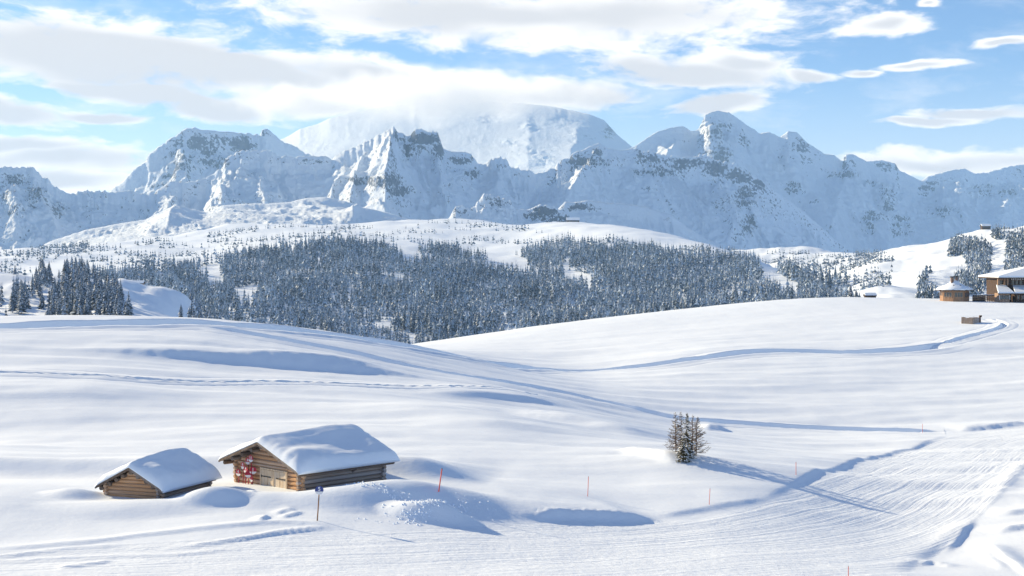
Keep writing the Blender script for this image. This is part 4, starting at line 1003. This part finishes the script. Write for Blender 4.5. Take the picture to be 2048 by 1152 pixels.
def big_chalet():
    d = 331.0; k = d / F; c = px_frame(1992, 605, d); gz = ground_at(c.x, c.y)
    root = tag(empty('mountain_restaurant', (c.x, c.y, gz)), 'large dark timber restaurant with snowy roofs cut off by the right edge', 'building')
    X = lambda u: (u - 1992) * k; Z = lambda v: c.z - gz + (605 - v) * k
    b = MB(); b.box(((X(2003) + X(2190)) / 2, 6.0, Z(553) / 2 - .5), (X(2190) - X(2003), 9.0, Z(553) + 1.0)); b.build('wall', WOODD, root)
    # great roof: hipped towards the left, rising out of the picture
    for nm, mt, e, dz in (('roof', WOODD, 0.0, 0.0), ('roof_snow', M['roof_snow'], .05, .42)):
        xa, xb, ya, yb, ze, zr = X(1995), X(2230), -.8, 13.8, Z(555), Z(531)
        r_ = MB(); lo = ze - .25 if nm == 'roof' else ze + .02
        r_.add([(xa - e, ya - e, lo), (xb, ya - e, lo), (xb, yb + e, lo), (xa - e, yb + e, lo), (xa + e * 2, ya + e, ze + dz), (xb, ya + e, ze + dz), (xb, yb - e, ze + dz), (xa + e * 2, yb - e, ze + dz), (X(2100), 6.5, zr + dz), (xb, 6.5, zr + dz)],
               [(3, 2, 1, 0), (0, 1, 5, 4), (2, 3, 7, 6), (3, 0, 4, 7), (4, 5, 9, 8), (6, 7, 8, 9), (7, 4, 8), (1, 2, 6, 9, 5)])
        r_.build(nm, mt, root)
    for u_, w_ in ((2000, .5), (2012, .35), (2018, .35)):
        p = MB(); p.box((X(u_), 1.0, Z(562)), (w_, .4, Z(553) - Z(571))); p.build('post', WOODW, root)
    p = MB(); p.box((X(2010), 1.35, Z(557)), (X(2020) - X(1999), .2, .9)); p.build('beam', WOODW, root)
    for u_ in (2006, 2014, 2030, 2038, 2046):
        g_ = MB(); g_.box((X(u_), 1.46, Z(565)), (.55, .1, 1.0)); w_ = g_.build('window', M['glass'], root)
        f_ = MB(); f_.box((X(u_), 1.40, Z(565) + .55), (.7, .12, .1)); f_.box((X(u_), 1.40, Z(565) - .55), (.7, .12, .1)); f_.build('frame', WOODW, w_)
    for i in range(8):
        b_ = MB(); b_.box((X(2027) + i * .42, 1.2, Z(557.5)), (.22, .08, .42)); b_.build('baluster', M['white'], root)
    rl = MB(); rl.box((X(2040), 1.1, Z(574)), (X(2060) - X(2022), .25, .35)); rl.build('balcony_rail', WOODD, root)
    # two wings with lean-to snow roofs
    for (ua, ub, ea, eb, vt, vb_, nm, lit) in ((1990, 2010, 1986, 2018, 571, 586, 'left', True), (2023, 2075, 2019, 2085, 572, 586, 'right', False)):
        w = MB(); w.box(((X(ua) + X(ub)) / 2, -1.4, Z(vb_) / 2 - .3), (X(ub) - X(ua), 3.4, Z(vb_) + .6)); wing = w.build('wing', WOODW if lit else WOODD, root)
        r_ = MB(); r_.add([(X(ea), -3.6, Z(vb_)), (X(eb), -3.6, Z(vb_)), (X(eb) - .4, 1.4, Z(vt)), (X(ea) + 1.2, 1.4, Z(vt)), (X(ea), -3.6, Z(vb_) - .2), (X(eb), -3.6, Z(vb_) - .2), (X(eb) - .4, 1.4, Z(vt) - .2), (X(ea) + 1.2, 1.4, Z(vt) - .2)],
                          [(0, 1, 2, 3), (7, 6, 5, 4), (0, 4, 5, 1), (1, 5, 6, 2), (2, 6, 7, 3), (3, 7, 4, 0)]); r_.build('wing_roof', WOODD, root)
        s = MB(); s.add([(X(ea) - .05, -3.65, Z(vb_) + .02), (X(eb) + .05, -3.65, Z(vb_) + .02), (X(eb) - .4, 1.3, Z(vt) + .02), (X(ea) + 1.2, 1.3, Z(vt) + .02), (X(ea) + .1, -3.5, Z(vb_) + .34), (X(eb) - .1, -3.5, Z(vb_) + .34), (X(eb) - .5, 1.2, Z(vt) + .2), (X(ea) + 1.3, 1.2, Z(vt) + .2)],
                        [(3, 2, 1, 0), (4, 5, 6, 7), (0, 1, 5, 4), (1, 2, 6, 5), (2, 3, 7, 6), (3, 0, 4, 7)]); s.build('wing_snow', M['roof_snow'], root)
        for q in range(4 if lit else 3):
            uu = ua + (ub - ua) * (q + .5) / 4 if lit else ua + 4 + q * 9
            g_ = MB(); g_.box((X(uu), -3.12, Z(594)), (.42 if lit else .7, .08, .9)); w_ = g_.build('window', M['glass'], wing)
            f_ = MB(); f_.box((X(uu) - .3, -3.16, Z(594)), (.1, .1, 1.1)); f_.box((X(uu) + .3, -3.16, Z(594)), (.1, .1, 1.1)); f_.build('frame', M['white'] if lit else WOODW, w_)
big_chalet()
def terrace():
    d = 333.0; k = d / F; c = px_frame(1945, 602, d); gz = ground_at(c.x, c.y)
    root = tag(empty('terrace_fence', (c.x, c.y, gz)), 'brown wooden terrace fence between the two skyline buildings', 'fence')
    for i in range(13):
        p = MB(); p.box((i * .42 + .2, 0, .55), (.12, .12, 1.9)); p.build('post', WOODD, root)
    for z_ in (.55, 1.0, 1.4):
        p = MB(); p.box((2.8, -.085, z_), (5.5, .05, .2)); p.build('rail', WOODW if z_ < 1.2 else WOODD, root)
    b = MB(); b.box((1.6, .35, .45), (3.0, .2, 1.6)); b.build('windbreak', WOODD, root)
    s = MB(); s.box((2.8, -.02, 1.56), (5.5, .3, .12)); s.build('rail_snow', M['roof_snow'], root)
terrace()
def tank():
    p = fg_px([(1942, 645)])[0]; d = float(p[1]); k = d / F; gz = ground_at(p[0], d)
    root = tag(empty('wooden_tank', (float(p[0]), d, gz)), 'weathered open plank tank half sunk in snow below the restaurants', 'tank')
    Lx, h = 42 * k, 12 * k
    rnd = random.Random(2)
    def side(a, b):
        a, b = Vector(a), Vector(b); n = max(int((b - a).length / .32), 2); an = math.atan2((b - a).y, (b - a).x)
        for i in range(n):
            q = a.lerp(b, (i + .5) / n); hh = h * rnd.uniform(.9, 1.03)
            m_ = MB(); m_.box((q.x, q.y, hh / 2 - .4), ((b - a).length / n - .02, .10, hh + .8), Matrix.Rotation(an, 3, 'Z')); m_.build('plank', M['log_grey'], root)
    A, B_, C_, D_ = (-Lx * .45, 0, 0), (-Lx * .02, -1.2, 0), (Lx * .45, .6, 0), (0, 2.0, 0)
    side(A, B_); side(B_, C_); side(A, D_); side(D_, C_)
    s = MB(); s.add([(-Lx * .42, .02, h * .82), (-.02 * Lx, -1.05, h * .7), (Lx * .4, .6, h * .85), (0, 1.85, h * .9), (0, .4, h * 1.05)], [(0, 1, 4), (1, 2, 4), (2, 3, 4), (3, 0, 4)]); s.build('snow_fill', M['roof_snow'], root, True)
    c = MB(); c.box((Lx * .47, .55, h * .65), (.3, .3, h * 1.1)); c.box((Lx * .50, .55, h * 1.15), (.5, .3, .35)); c.build('post', M['stone'], root)
tank()
def far_hut(name, label, key, u, v, d, w, h, roof_w, wood, depth=None, snow=.6):
    x_ = d * (u - UC) / F; z_ = float(hz(key, x_, float(d))) if key else ground_at(x_, d)
    root = tag(empty(name, (x_, d, z_)), label, 'hut')
    dp = depth or w * .7
    b = MB(); b.box((0, 0, h / 2 - .5), (w, dp, h + 1)); b.build('wall', wood, root)
    gable_roof(root, 'roof', -w / 2 - roof_w, w / 2 + roof_w, -dp / 2 - roof_w, dp / 2 + roof_w, h, h + dp * .30, .25, WOODD, snow)
    for q in (-.3, 0, .3):
        g_ = MB(); g_.box((q * w, -dp / 2 - .02, h * .55), (w * .14, .1, h * .4)); g_.build('window', M['glass'], root)
    return root
far_hut('summit_hut', 'long low mountain hut on the crest of the meadow hill', 'MID', 1146, 452, 2520, 22, 5, 1.0, WOODD)
far_hut('summit_hut', 'tiny hut left of the long low hut on the meadow crest', 'MID', 1109, 454, 2560, 7, 4, .6, WOODD)
far_hut('snow_shed', 'small shed on the sunlit ski run at the left', 'KNOLL', 275, 578, 640, 5.5, 1.6, .4, WOODW, 3.0, .4)
far_hut('hilltop_hut', 'snow-covered hut on top of the piste hill', 'RIGHT', 1971, 464, 1440, 8.5, 2.6, .6, WOODD)
far_hut('roadside_shed', 'low snowed-in shed beside the skyline fir', None, 1740, 596, 351, 2.6, .5, .15, WOODD, 1.6, .2)
def pylon(u, v, d, h, key, label):
    x_ = d * (u - UC) / F; z_ = d * (VH - v) / F
    root = tag(empty('lift_pylon', (x_, d, z_ - 6)), label, 'pylon')
    a = MB(); a.tube([(0, 0, 0), (0, 0, h + 6)], [1.1, .8], 8); a.build('mast', M['steel'], root)
    b = MB(); b.box((0, 0, h + 6), (9, 1.2, 1.4)); b.build('crossarm', M['steel'], root)
    c = MB(); c.box((0, 0, 6), (7, 4, 2.2)); c.build('platform', M['steel'], root)
pylon(897, 403, 4250, 15, None, 'lone cable-lift pylon on the shaded slope below the crag')

# ------------------------------------------------------------------ trees
SKY_U = np.arange(-100, 2150, 4.0)
_dd = np.geomspace(120, 352, 260)
_X = _dd[None] * (SKY_U[:, None] - UC) / F
SKY_V = VH - (fg_z(_X, np.broadcast_to(_dd, _X.shape).copy()) * F / _dd[None]).max(1)
def skyline(u): return np.interp(u, SKY_U, SKY_V)

def conifer_np(seed, layers, nb, slim=.17, bare=.06, sn=.13, fr=.62):
    """triangles of a unit-high conifer: ragged whorls; slots 0 needles, 1 frosted needles, 2 lying snow"""
    r_ = random.Random(seed); V = []; Fc = []; MI = []
    for L in range(layers):
        t = L / (layers - 1) if layers > 1 else 0
        z = bare + (1 - bare) * (t ** .88) * .93
        R = slim * (1 - t) ** .85 + .012
        R *= r_.uniform(.82, 1.15); dz = .9 * (1 - bare) / layers + R * .35
        off = r_.random() * 6.28
        for b in range(nb):
            a = off + 2 * math.pi * (b + r_.uniform(-.25, .25)) / nb; rr = R * r_.uniform(.65, 1.2); w = rr * math.pi / nb * r_.uniform(.9, 1.4)
            ca, sa = math.cos(a), math.sin(a)
            def pt(rad, side, zz): return (ca * rad - sa * side, sa * rad + ca * side, zz)
            b0 = len(V)
            V.extend([pt(.0, 0, z + dz), pt(rr * .62, w, z + dz * .22), pt(rr * .62, -w, z + dz * .22), pt(rr, 0, z - dz * .10), pt(rr * .55, 0, z + dz * .42), pt(.01, 0, z + dz * .1)])
            tris = [(0, 4, 1), (0, 2, 4), (4, 3, 1), (4, 2, 3), (5, 1, 3), (5, 3, 2)]
            for k, tr in enumerate(tris if layers > 6 else tris[:4]):
                Fc.append(tuple(i + b0 for i in tr))
                q = r_.random()
                MI.append(0 if k >= 4 else (2 if q < sn else (1 if q < fr else 0)))
    b0 = len(V); V.extend([(.014, 0, .9), (-.01, .012, .9), (-.01, -.012, .9), (0, 0, 1.0)])
    for tr in ((0, 1, 3), (1, 2, 3), (2, 0, 3)): Fc.append(tuple(i + b0 for i in tr)); MI.append(1)
    return np.array(V, float), np.array(Fc, int), np.array(MI, int)

TREE_MATS = [M['needle'], M['frost'], M['tree_snow']]
low_tpl = [conifer_np(150 + i, 3, 4, .14 + .03 * (i % 3)) for i in range(6)]
far_tpl = [conifer_np(100 + i, 5, 4, .10 + .035 * (i % 3), sn=(.03, .05, .07, .09, .12, .16)[i], fr=(.42, .54, .64, .72, .82, .92)[i]) for i in range(6)]

TR = []      # x, y, z, height, zone
def scatter(key, n, u0, u1, d0, d1, poly, h0, h1, zone, holes=(), clump=None, seed=0, shift=0):
    r_ = np.random.default_rng(seed)
    k = 0; got = []
    x0, x1 = d1 * (u0 - UC) / F, d1 * (u1 - UC) / F
    if d0 * (u0 - UC) < d1 * (u0 - UC): x0 = d0 * (u0 - UC) / F
    if d0 * (u1 - UC) > d1 * (u1 - UC): x1 = d0 * (u1 - UC) / F
    x0, x1 = min(x0, d1 * (u0 - UC) / F), max(x1, d1 * (u1 - UC) / F)
    sp = math.sqrt((x1 - x0) * (d1 - d0) / n)
    gx_, gy_ = np.meshgrid(np.arange(x0, x1, sp), np.arange(d0, d1, sp))
    x = (gx_ + r_.uniform(-.48, .48, gx_.shape) * sp).ravel(); y = (gy_ + r_.uniform(-.48, .48, gx_.shape) * sp).ravel()
    z = hz(key, x, y); u = UC + F * x / y; v = VH - z * F / y
    m = in_poly(u, v - shift, poly) & (u > u0) & (u < u1)
    for h_ in holes:
        for k in (0, 9, 18): m &= ~in_poly(u, v - k, h_)
    if clump: m &= fbm(x / clump[0], y / clump[0], 3, seed=seed) > clump[1]
    h = r_.uniform(h0, h1, x.shape) * (1 + .35 * fbm(x / 90, y / 90, 3, seed=4))
    m &= (v - h * F / y) < skyline(u) - 3
    for i in np.nonzero(m)[0]: TR.append((x[i], y[i], z[i], h[i], zone))
    return int(m.sum())

FOREST = [(380, 720), (385, 640), (392, 612), (330, 585), (300, 566), (190, 557), (185, 545), (260, 534), (345, 533), (430, 521), (500, 506), (560, 500), (620, 492), (680, 480), (740, 479), (770, 490), (795, 504), (815, 494), (870, 492), (915, 500), (950, 512), (1000, 507), (1050, 502), (1090, 484), (1140, 477), (1180, 486), (1215, 503), (1240, 498), (1270, 488), (1300, 492), (1330, 502), (1400, 510), (1440, 504), (1470, 509), (1525, 528), (1581, 545), (1640, 560), (1690, 574), (1720, 610), (1720, 760), (380, 760)]
HOLES = [[(958, 515), (1000, 508), (1040, 512), (1062, 528), (1040, 535), (985, 524)], [(1126, 540), (1160, 544), (1186, 556), (1180, 566), (1150, 556), (1128, 552)],
         [(1512, 530), (1535, 533), (1560, 548), (1585, 566), (1602, 582), (1585, 586), (1560, 568), (1535, 548)], [(802, 500), (838, 500), (842, 510), (806, 512)],
         [(384, 545), (415, 530), (438, 528), (440, 540), (400, 548)], [(462, 588), (500, 572), (520, 574), (512, 588), (480, 596)], [(412, 560), (440, 552), (452, 560), (425, 570)], [(730, 668), (760, 655), (800, 662), (835, 682), (820, 692), (740, 690)], [(1120, 520), (1135, 515), (1140, 530)]]
n1 = scatter('MID', 50000, -60, 1750, 1000, 2300, FOREST, 7, 16.5, 'forest', HOLES, (40, -.42), 1, 6)
MEADOW = [(-80, 545), (0, 523), (60, 503), (150, 498), (300, 484), (400, 468), (500, 455), (620, 454), (780, 452), (900, 444), (1000, 452), (1090, 460), (1090, 500), (760, 500), (420, 540), (180, 565), (-80, 590)]
n2 = scatter('MID', 9000, -60, 1100, 1400, 2700, MEADOW, 4, 9.5, 'meadow', (), (90, .22), 2)
n3 = scatter('MID', 2500, -60, 520, 2000, 2600, [(-60, 520), (60, 500), (180, 488), (180, 505), (60, 520), (-60, 540)], 5, 10, 'meadow', (), None, 3)
n4 = scatter('MID', 4000, 1180, 1500, 1500, 2400, [(1190, 470), (1300, 478), (1420, 500), (1440, 512), (1240, 506)], 5, 10, 'meadow', (), (70, .1), 12)
scatter('MID', 300, 735, 850, 980, 1150, [(735, 700), (735, 668), (760, 660), (800, 668), (835, 690)], 7, 11, 'forest', (), None, 13)
R_TREES = [[(1896, 515), (1902, 480), (1925, 476), (1965, 490), (1985, 505), (1980, 545), (1965, 590), (1925, 592), (1900, 575), (1935, 540), (1925, 510)], [(2008, 600), (2012, 500), (2022, 470), (2100, 460), (2100, 600)], [(1828, 604), (1840, 585), (1870, 580), (1885, 604)], [(1835, 580), (1850, 545), (1862, 545), (1850, 575)], [(1985, 480), (1985, 470), (2020, 466), (2030, 480)]]
n5 = sum(scatter('RIGHT', 9000, 1800, 2110, 1000, 1500, p_, 6.5, 11, 'piste', (), (26, -.35), 20 + i) for i, p_ in enumerate(R_TREES))
n6 = scatter('RIGHT', 6500, 1480, 1830, 1080, 1850, [(1480, 515), (1560, 503), (1660, 512), (1760, 506), (1790, 520), (1780, 580), (1800, 600), (1690, 600), (1640, 560), (1540, 530)], 4, 8, 'piste', (), (50, .12), 30)
GROVE = [[(95, 660), (98, 610), (118, 585), (132, 558), (142, 552), (170, 556), (195, 572), (232, 594), (250, 622), (268, 660)], [(20, 625), (26, 575), (50, 585), (56, 640)], [(-60, 660), (-60, 585), (12, 590), (16, 660)], [(55, 596), (68, 566), (98, 560), (100, 585), (75, 600)], [(376, 700), (380, 628), (400, 612), (430, 640), (430, 700)]]
gl_ = [scatter('KNOLL', n_, -60, 430, 430, 690, p_, (6.5, 6, 4.5, 6, 6.5)[i], (11, 9, 8, 9, 11)[i], 'grove%d' % i, (), None, 40 + i) for i, (p_, n_) in enumerate(zip(GROVE, (1700, 2400, 1300, 2600, 1200)))]
LONE = [(82, 566, 600, 11, 'tall dark conifer standing up on the knoll ridge at the left'), (92, 568, 600, 7, 'short conifer beside the tall one on the knoll ridge'), (118, 566, 600, 5, 'small conifer alone on the knoll ridge before the grove'),
        (362, 640, 470, 7.5, 'lone thin conifer on the skyline at the foot of the sunlit run'), (84, 627, 480, 7.0, 'single slim conifer in the snow left of the grove'), (30, 566, 590, 5.5, 'small conifer on the knoll ridge at the far left')]
for (u_, v_, d_, h_, lb_) in LONE:
    y_ = d_; x_ = y_ * (u_ - UC) / F; TR.append((x_, y_, float(hz('KNOLL', x_, y_)), h_, lb_))
print('TREES', len(TR), 4 * 20 * len(TR), n1, n2, n3, n4, n5, n6, gl_)

# the conifers that show largest stand one by one, the rest of the wood reads as one mass
TR.sort(key=lambda t_: -t_[3] / t_[1] - (9 if ' ' in t_[4] else 0))
SINGLE = TR[:285]; MASS = TR[285:]
protos = []
for k in range(5):
    v_, f_, mi_ = conifer_np(500 + k, 13, 8, .17 + .02 * (k % 3), .05)
    tm = MB(); tm.tube([(0, 0, -.06), (0, 0, .4), (0, 0, .93)], [.016, .010, .003], 5)
    root = empty('conifer_tree')
    tr_o = tm.build('trunk', M['bark'], root)
    cr = mesh_np('crown', v_, f_, None, False, root, mats=TREE_MATS, midx=mi_)
    protos.append((root, tr_o, cr))
ZL = {'grove0': ('snow-dusted conifer in the big grove left of the sunlit run', 'conifers of the big grove on the knoll'),
      'grove1': ('snowy conifer in the small clump left of the big grove', 'conifers of the small clump on the knoll'),
      'grove2': ('dark conifer at the left edge of the picture behind the skyline', 'conifers at the left picture edge'),
      'grove3': ('conifer in the row on the ridge above the small clump', 'conifers along the knoll ridge'),
      'grove4': ('tall conifer just right of the sunlit run where the forest starts', 'conifers at the forest corner by the run'),
      'forest': ('frosted conifer along the lower edge of the dark hillside forest', 'conifers along the lower edge of the forest'),
      'meadow': ('small snowy conifer scattered on the open meadow hill', 'conifers scattered on the open meadow'),
      'piste': ('snowy conifer between the ski runs on the hill at the right', 'conifers between the ski runs')}
first = set()
for i, (x_, y_, z_, h_, zn) in enumerate(SINGLE):
    k = i % 5
    if k not in first: first.add(k); r0 = protos[k][0]
    else:
        r0 = protos[k][0].copy(); COL.objects.link(r0)
        for ch in protos[k][1:]:
            c = ch.copy(); COL.objects.link(c); c.parent = r0
    r0.location = (x_, y_, z_); r0.rotation_euler = (0, 0, random.random() * 6.28); s_ = h_ * random.uniform(.85, 1.2); r0.scale = (h_, h_, h_)
    if zn in ZL: tag(r0, ZL[zn][0], 'tree', ZL[zn][1])
    else:
        if 'group' in r0: del r0['group']
        tag(r0, zn, 'tree')
def mass(name, label, items, tpl):
    CN = fbm(np.array([t_[0] for t_ in items]) / 45, np.array([t_[1] for t_ in items]) / 45, 3, seed=88)
    VV = []; FF = []; MM = []; base = 0
    for i, (x_, y_, z_, h_, zn) in enumerate(items):
        v_, f_, mi_ = tpl[int(min(5, max(0, 2.5 + 3.2 * CN[i] + random.gauss(0, 1.1))))]; a = random.random() * 6.28; c, s_ = math.cos(a), math.sin(a); w = h_ * random.uniform(.8, 1.25)
        q = np.stack([x_ + w * (v_[:, 0] * c - v_[:, 1] * s_), y_ + w * (v_[:, 0] * s_ + v_[:, 1] * c), z_ + h_ * v_[:, 2]], 1)
        VV.append(q); FF.append(f_ + base); MM.append(mi_); base += len(v_)
    o = mesh_np(name, np.concatenate(VV), np.concatenate(FF), None, False, mats=TREE_MATS, midx=np.concatenate(MM))
    tag(o, label, 'forest', kind='stuff')
mass('forest', 'dense frosted conifer forest covering the hillside', [t_ for t_ in MASS if t_[4][:5] in ('fores', 'grove')], far_tpl)
mass('scattered_forest', 'loose scatter of small conifers on the open snow hills', [t_ for t_ in MASS if t_[4] in ('meadow', 'piste')], low_tpl)

# ---- bare larches and a snowy fir by the track
def on_field(u, v): p = fg_px([(u, v)])[0]; return float(p[0]), float(p[1]), float(fg_z(np.array([p[0]]), np.array([p[1]]))[0])
def larch(u, v, h, lean, seed, label, nbr=80, reach=.27):
    r_ = random.Random(seed); x_, y_, z_ = on_field(u, v)
    root = tag(empty('larch_tree', (x_, y_, z_)), label, 'tree', 'bare larches in the clump on the slope')
    def trunk(t): return Vector((lean * h * t * t, 0.02 * h * math.sin(t * 5 + seed), h * t))
    tb = MB(); tb.tube([trunk(t) - Vector((0, 0, .25 if t == 0 else 0)) for t in (0, .15, .35, .6, .85, 1)], [.06, .05, .04, .026, .012, .004], 6)
    tb.build('trunk', M['bark'], root, True)
    br = MB(); sn = MB()
    for k in range(nbr):
        t = .06 + .9 * ((k + r_.random()) / nbr) ** 1.0; a = r_.random() * 6.283; L = h * reach * (1 - t) ** .95 * r_.uniform(.6, 1.15) + .05
        b = trunk(t); ca, sa = math.cos(a), math.sin(a)
        pts = [b + Vector((ca * L * q, sa * L * q, L * (-.18 * math.sin(q * 2.2) + .30 * q * q))) for q in (0, .35, .7, 1)]
        br.tube(pts, [.017, .014, .010, .005], 3, caps=False)
        for j in range(10):
            q = r_.uniform(.25, 1); p0 = pts[0].lerp(pts[3], q) if q > .7 else pts[1].lerp(pts[2], (q - .25) / .45)
            a2 = a + r_.choice((-1, 1)) * r_.uniform(.5, 1.2); l2 = L * r_.uniform(.12, .32)
            br.tube([p0, p0 + Vector((math.cos(a2) * l2, math.sin(a2) * l2, l2 * r_.uniform(-.1, .5)))], [.010, .005], 3, caps=False)
        if r_.random() < .55:
            q0, q1 = pts[1] + Vector((0, 0, .02)), pts[2] + Vector((0, 0, .02)); m_ = (q0 + q1) / 2 + Vector((0, 0, .035))
            sn.tube([q0, m_, q1], [.008, .035 * r_.uniform(.7, 1.4), .006], 5)
    br.build('branches', M['twig'], root)
    sn.build('snow_clumps', M['tree_snow'], root, True)
    return root
larch(1352, 921, 3.0, -.03, 1, 'leftmost bare larch of the clump beside the track, leaning slightly left', 100, .30)
larch(1362, 923, 3.2, .0, 2, 'bare larch just right of the leftmost one in the clump', 100, .28)
larch(1384, 922, 3.0, .02, 3, 'slim bare larch on the right of the snowy fir', 95, .30)
larch(1392, 920, 2.8, .05, 4, 'rightmost bare larch of the clump with long upswept twigs', 120, .38)
def near_fir(u, v, h, seed, label, slim, name='young_fir', dense=11):
    r_ = random.Random(seed); x_, y_, z_ = on_field(u, v)
    root = tag(empty(name, (x_, y_, z_)), label, 'tree')
    tb = MB(); tb.tube([(0, 0, -.2), (0, 0, h * .5), (0, 0, h)], [.06, .035, .006], 6); tb.build('trunk', M['bark'], root, True)
    cr = MB(); sn = MB()
    for k in range(int(dense * 16)):
        t = .04 + .93 * r_.random() ** 1.1; a = r_.random() * 6.283; L = h * slim * (1 - t) ** .8 * r_.uniform(.5, 1.1) + .05
        ca, sa = math.cos(a), math.sin(a); b = Vector((0, 0, h * t))
        pts = [b + Vector((ca * L * q, sa * L * q, L * (-.45 * q + .28 * q * q))) for q in (0, .5, 1)]
        cr.tube(pts, [.012, .010, .004], 3, caps=False)
        for j in range(9):
            q = r_.uniform(.2, 1); p0 = pts[0].lerp(pts[2], q); sd = r_.choice((-1, 1)); l2 = L * .3 * (1.15 - q * .6)
            tip = p0 + Vector((ca * l2 * .8 - sa * sd * l2, sa * l2 * .8 + ca * sd * l2, -l2 * .25)); up = Vector((0, 0, .02)); sw = Vector((-sa, ca, 0)) * .024
            cr.add([p0 - sw, p0 + sw, tip, p0 - up * 1.4], [(0, 1, 2), (0, 2, 3), (1, 3, 2)])
        if r_.random() < .6:
            c_ = pts[0].lerp(pts[2], r_.uniform(.4, .95)) + Vector((0, 0, .025)); w = min(.13, L * .32) * r_.uniform(.6, 1.2)
            d_ = Vector((ca, sa, -.25)) * w; e_ = Vector((-sa, ca, 0)) * w * .6
            sn.add([c_ - d_, c_ + e_, c_ + d_, c_ - e_, c_ + Vector((0, 0, w * .5)), c_ - Vector((0, 0, .02))], [(0, 1, 4), (1, 2, 4), (2, 3, 4), (3, 0, 4), (1, 0, 5), (2, 1, 5), (3, 2, 5), (0, 3, 5)])
    cr.build('crown', M['needle_warm'], root); sn.build('snow_clumps', M['tree_snow'], root, True)
near_fir(1374, 926, 3.35, 11, 'tall young fir holding snow in the middle of the bare larches', .22, dense=17)
near_fir(1366, 929, 1.5, 12, 'low snow-laden young fir at the foot of the larch clump', .40, dense=14)
def sky_tree(u, v, d, h, k, label):
    x_ = d * (u - UC) / F; z_ = float(fg_z(np.array([x_]), np.array([float(d)]))[0])
    r0 = protos[k][0].copy(); COL.objects.link(r0)
    for ch in protos[k][1:]:
        c = ch.copy(); COL.objects.link(c); c.parent = r0
    r0.location = (x_, d, z_); r0.scale = (h * 1.25, h * 1.25, h)
    if 'group' in r0: del r0['group']
    tag(r0, label, 'tree')
sky_tree(1701, 596, 349, 3.4, 1, 'lone dark fir on the right skyline beside the snowed-in shed')
sky_tree(1712, 596, 352, 2.0, 2, 'smaller fir pressed against the lone skyline fir')

# ------------------------------------------------------------------ the air
hb = MB(); hb.box((600, 4560, 340), (15000, 9180, 1112))
hm = bpy.data.materials.new('haze_air'); hm.use_nodes = True; nt = hm.node_tree; nt.nodes.clear()
ho = nt.nodes.new('ShaderNodeOutputMaterial'); pv = nt.nodes.new('ShaderNodeVolumePrincipled')
pv.inputs['Density'].default_value = HAZE; pv.inputs['Density Attribute'].default_value = ''
pv.inputs['Color'].default_value = (0.42, 0.69, 1.0, 1); pv.inputs['Anisotropy'].default_value = 0.0
nt.links.new(pv.outputs[0], ho.inputs['Volume'])
tag(hb.build('haze', hm), 'thin bluish winter haze filling the valley air', 'haze', kind='stuff')

# cloud cap lying on the glacier dome
def cloud_bank(name, label, blobs, dens, nsc):
    m_ = bpy.data.materials.new(name); m_.use_nodes = True; t = NT(m_.node_tree); m_.node_tree.nodes.clear()
    out = t.new('ShaderNodeOutputMaterial'); pv = t.new('ShaderNodeVolumePrincipled'); pv.inputs['Density Attribute'].default_value = ''
    pv.inputs['Color'].default_value = (1, 1, 1, 1); pv.inputs['Anisotropy'].default_value = .3
    g = t.new('ShaderNodeNewGeometry').outputs['Position']
    R = None; lo = np.full(3, 1e9); hi = -lo
    for (u, v, d, ru, rv, ry) in blobs:
        c = P(u, v, d); r = (ru * d / F, ry, rv * d / F)
        n = t.new('ShaderNodeVectorMath', operation='MULTIPLY_ADD'); t.l.new(g, n.inputs[0]); n.inputs[1].default_value = [1 / q for q in r]; n.inputs[2].default_value = [-c[i] / r[i] for i in range(3)]
        q = t.new('ShaderNodeVectorMath', operation='LENGTH'); t.l.new(n.outputs[0], q.inputs[0])
        R = q.outputs['Value'] if R is None else t.m('MINIMUM', R, q.outputs['Value'])
        lo = np.minimum(lo, np.array(c) - np.array(r)); hi = np.maximum(hi, np.array(c) + np.array(r))
    ns = t.noise(g, nsc, 5, .55)
    de = t.smooth(t.m('ADD', t.m('SUBTRACT', 1.0, R), t.m('MULTIPLY', t.m('SUBTRACT', ns, .55), 2.0)), 0.0, .85)
    t.l.new(t.m('MULTIPLY', de, dens), pv.inputs['Density']); t.l.new(pv.outputs[0], out.inputs['Volume'])
    b = MB(); b.box((lo + hi) / 2, hi - lo); o = b.build(name, m_)
    tag(o, label, 'cloud', kind='stuff')
cloud_bank('cloud', 'white cloud cap hiding the top of the glacier dome', [(880, 192, 10900, 360, 62, 700), (1120, 188, 10900, 170, 46, 500), (620, 205, 10900, 210, 44, 500)], .0048, .0030)
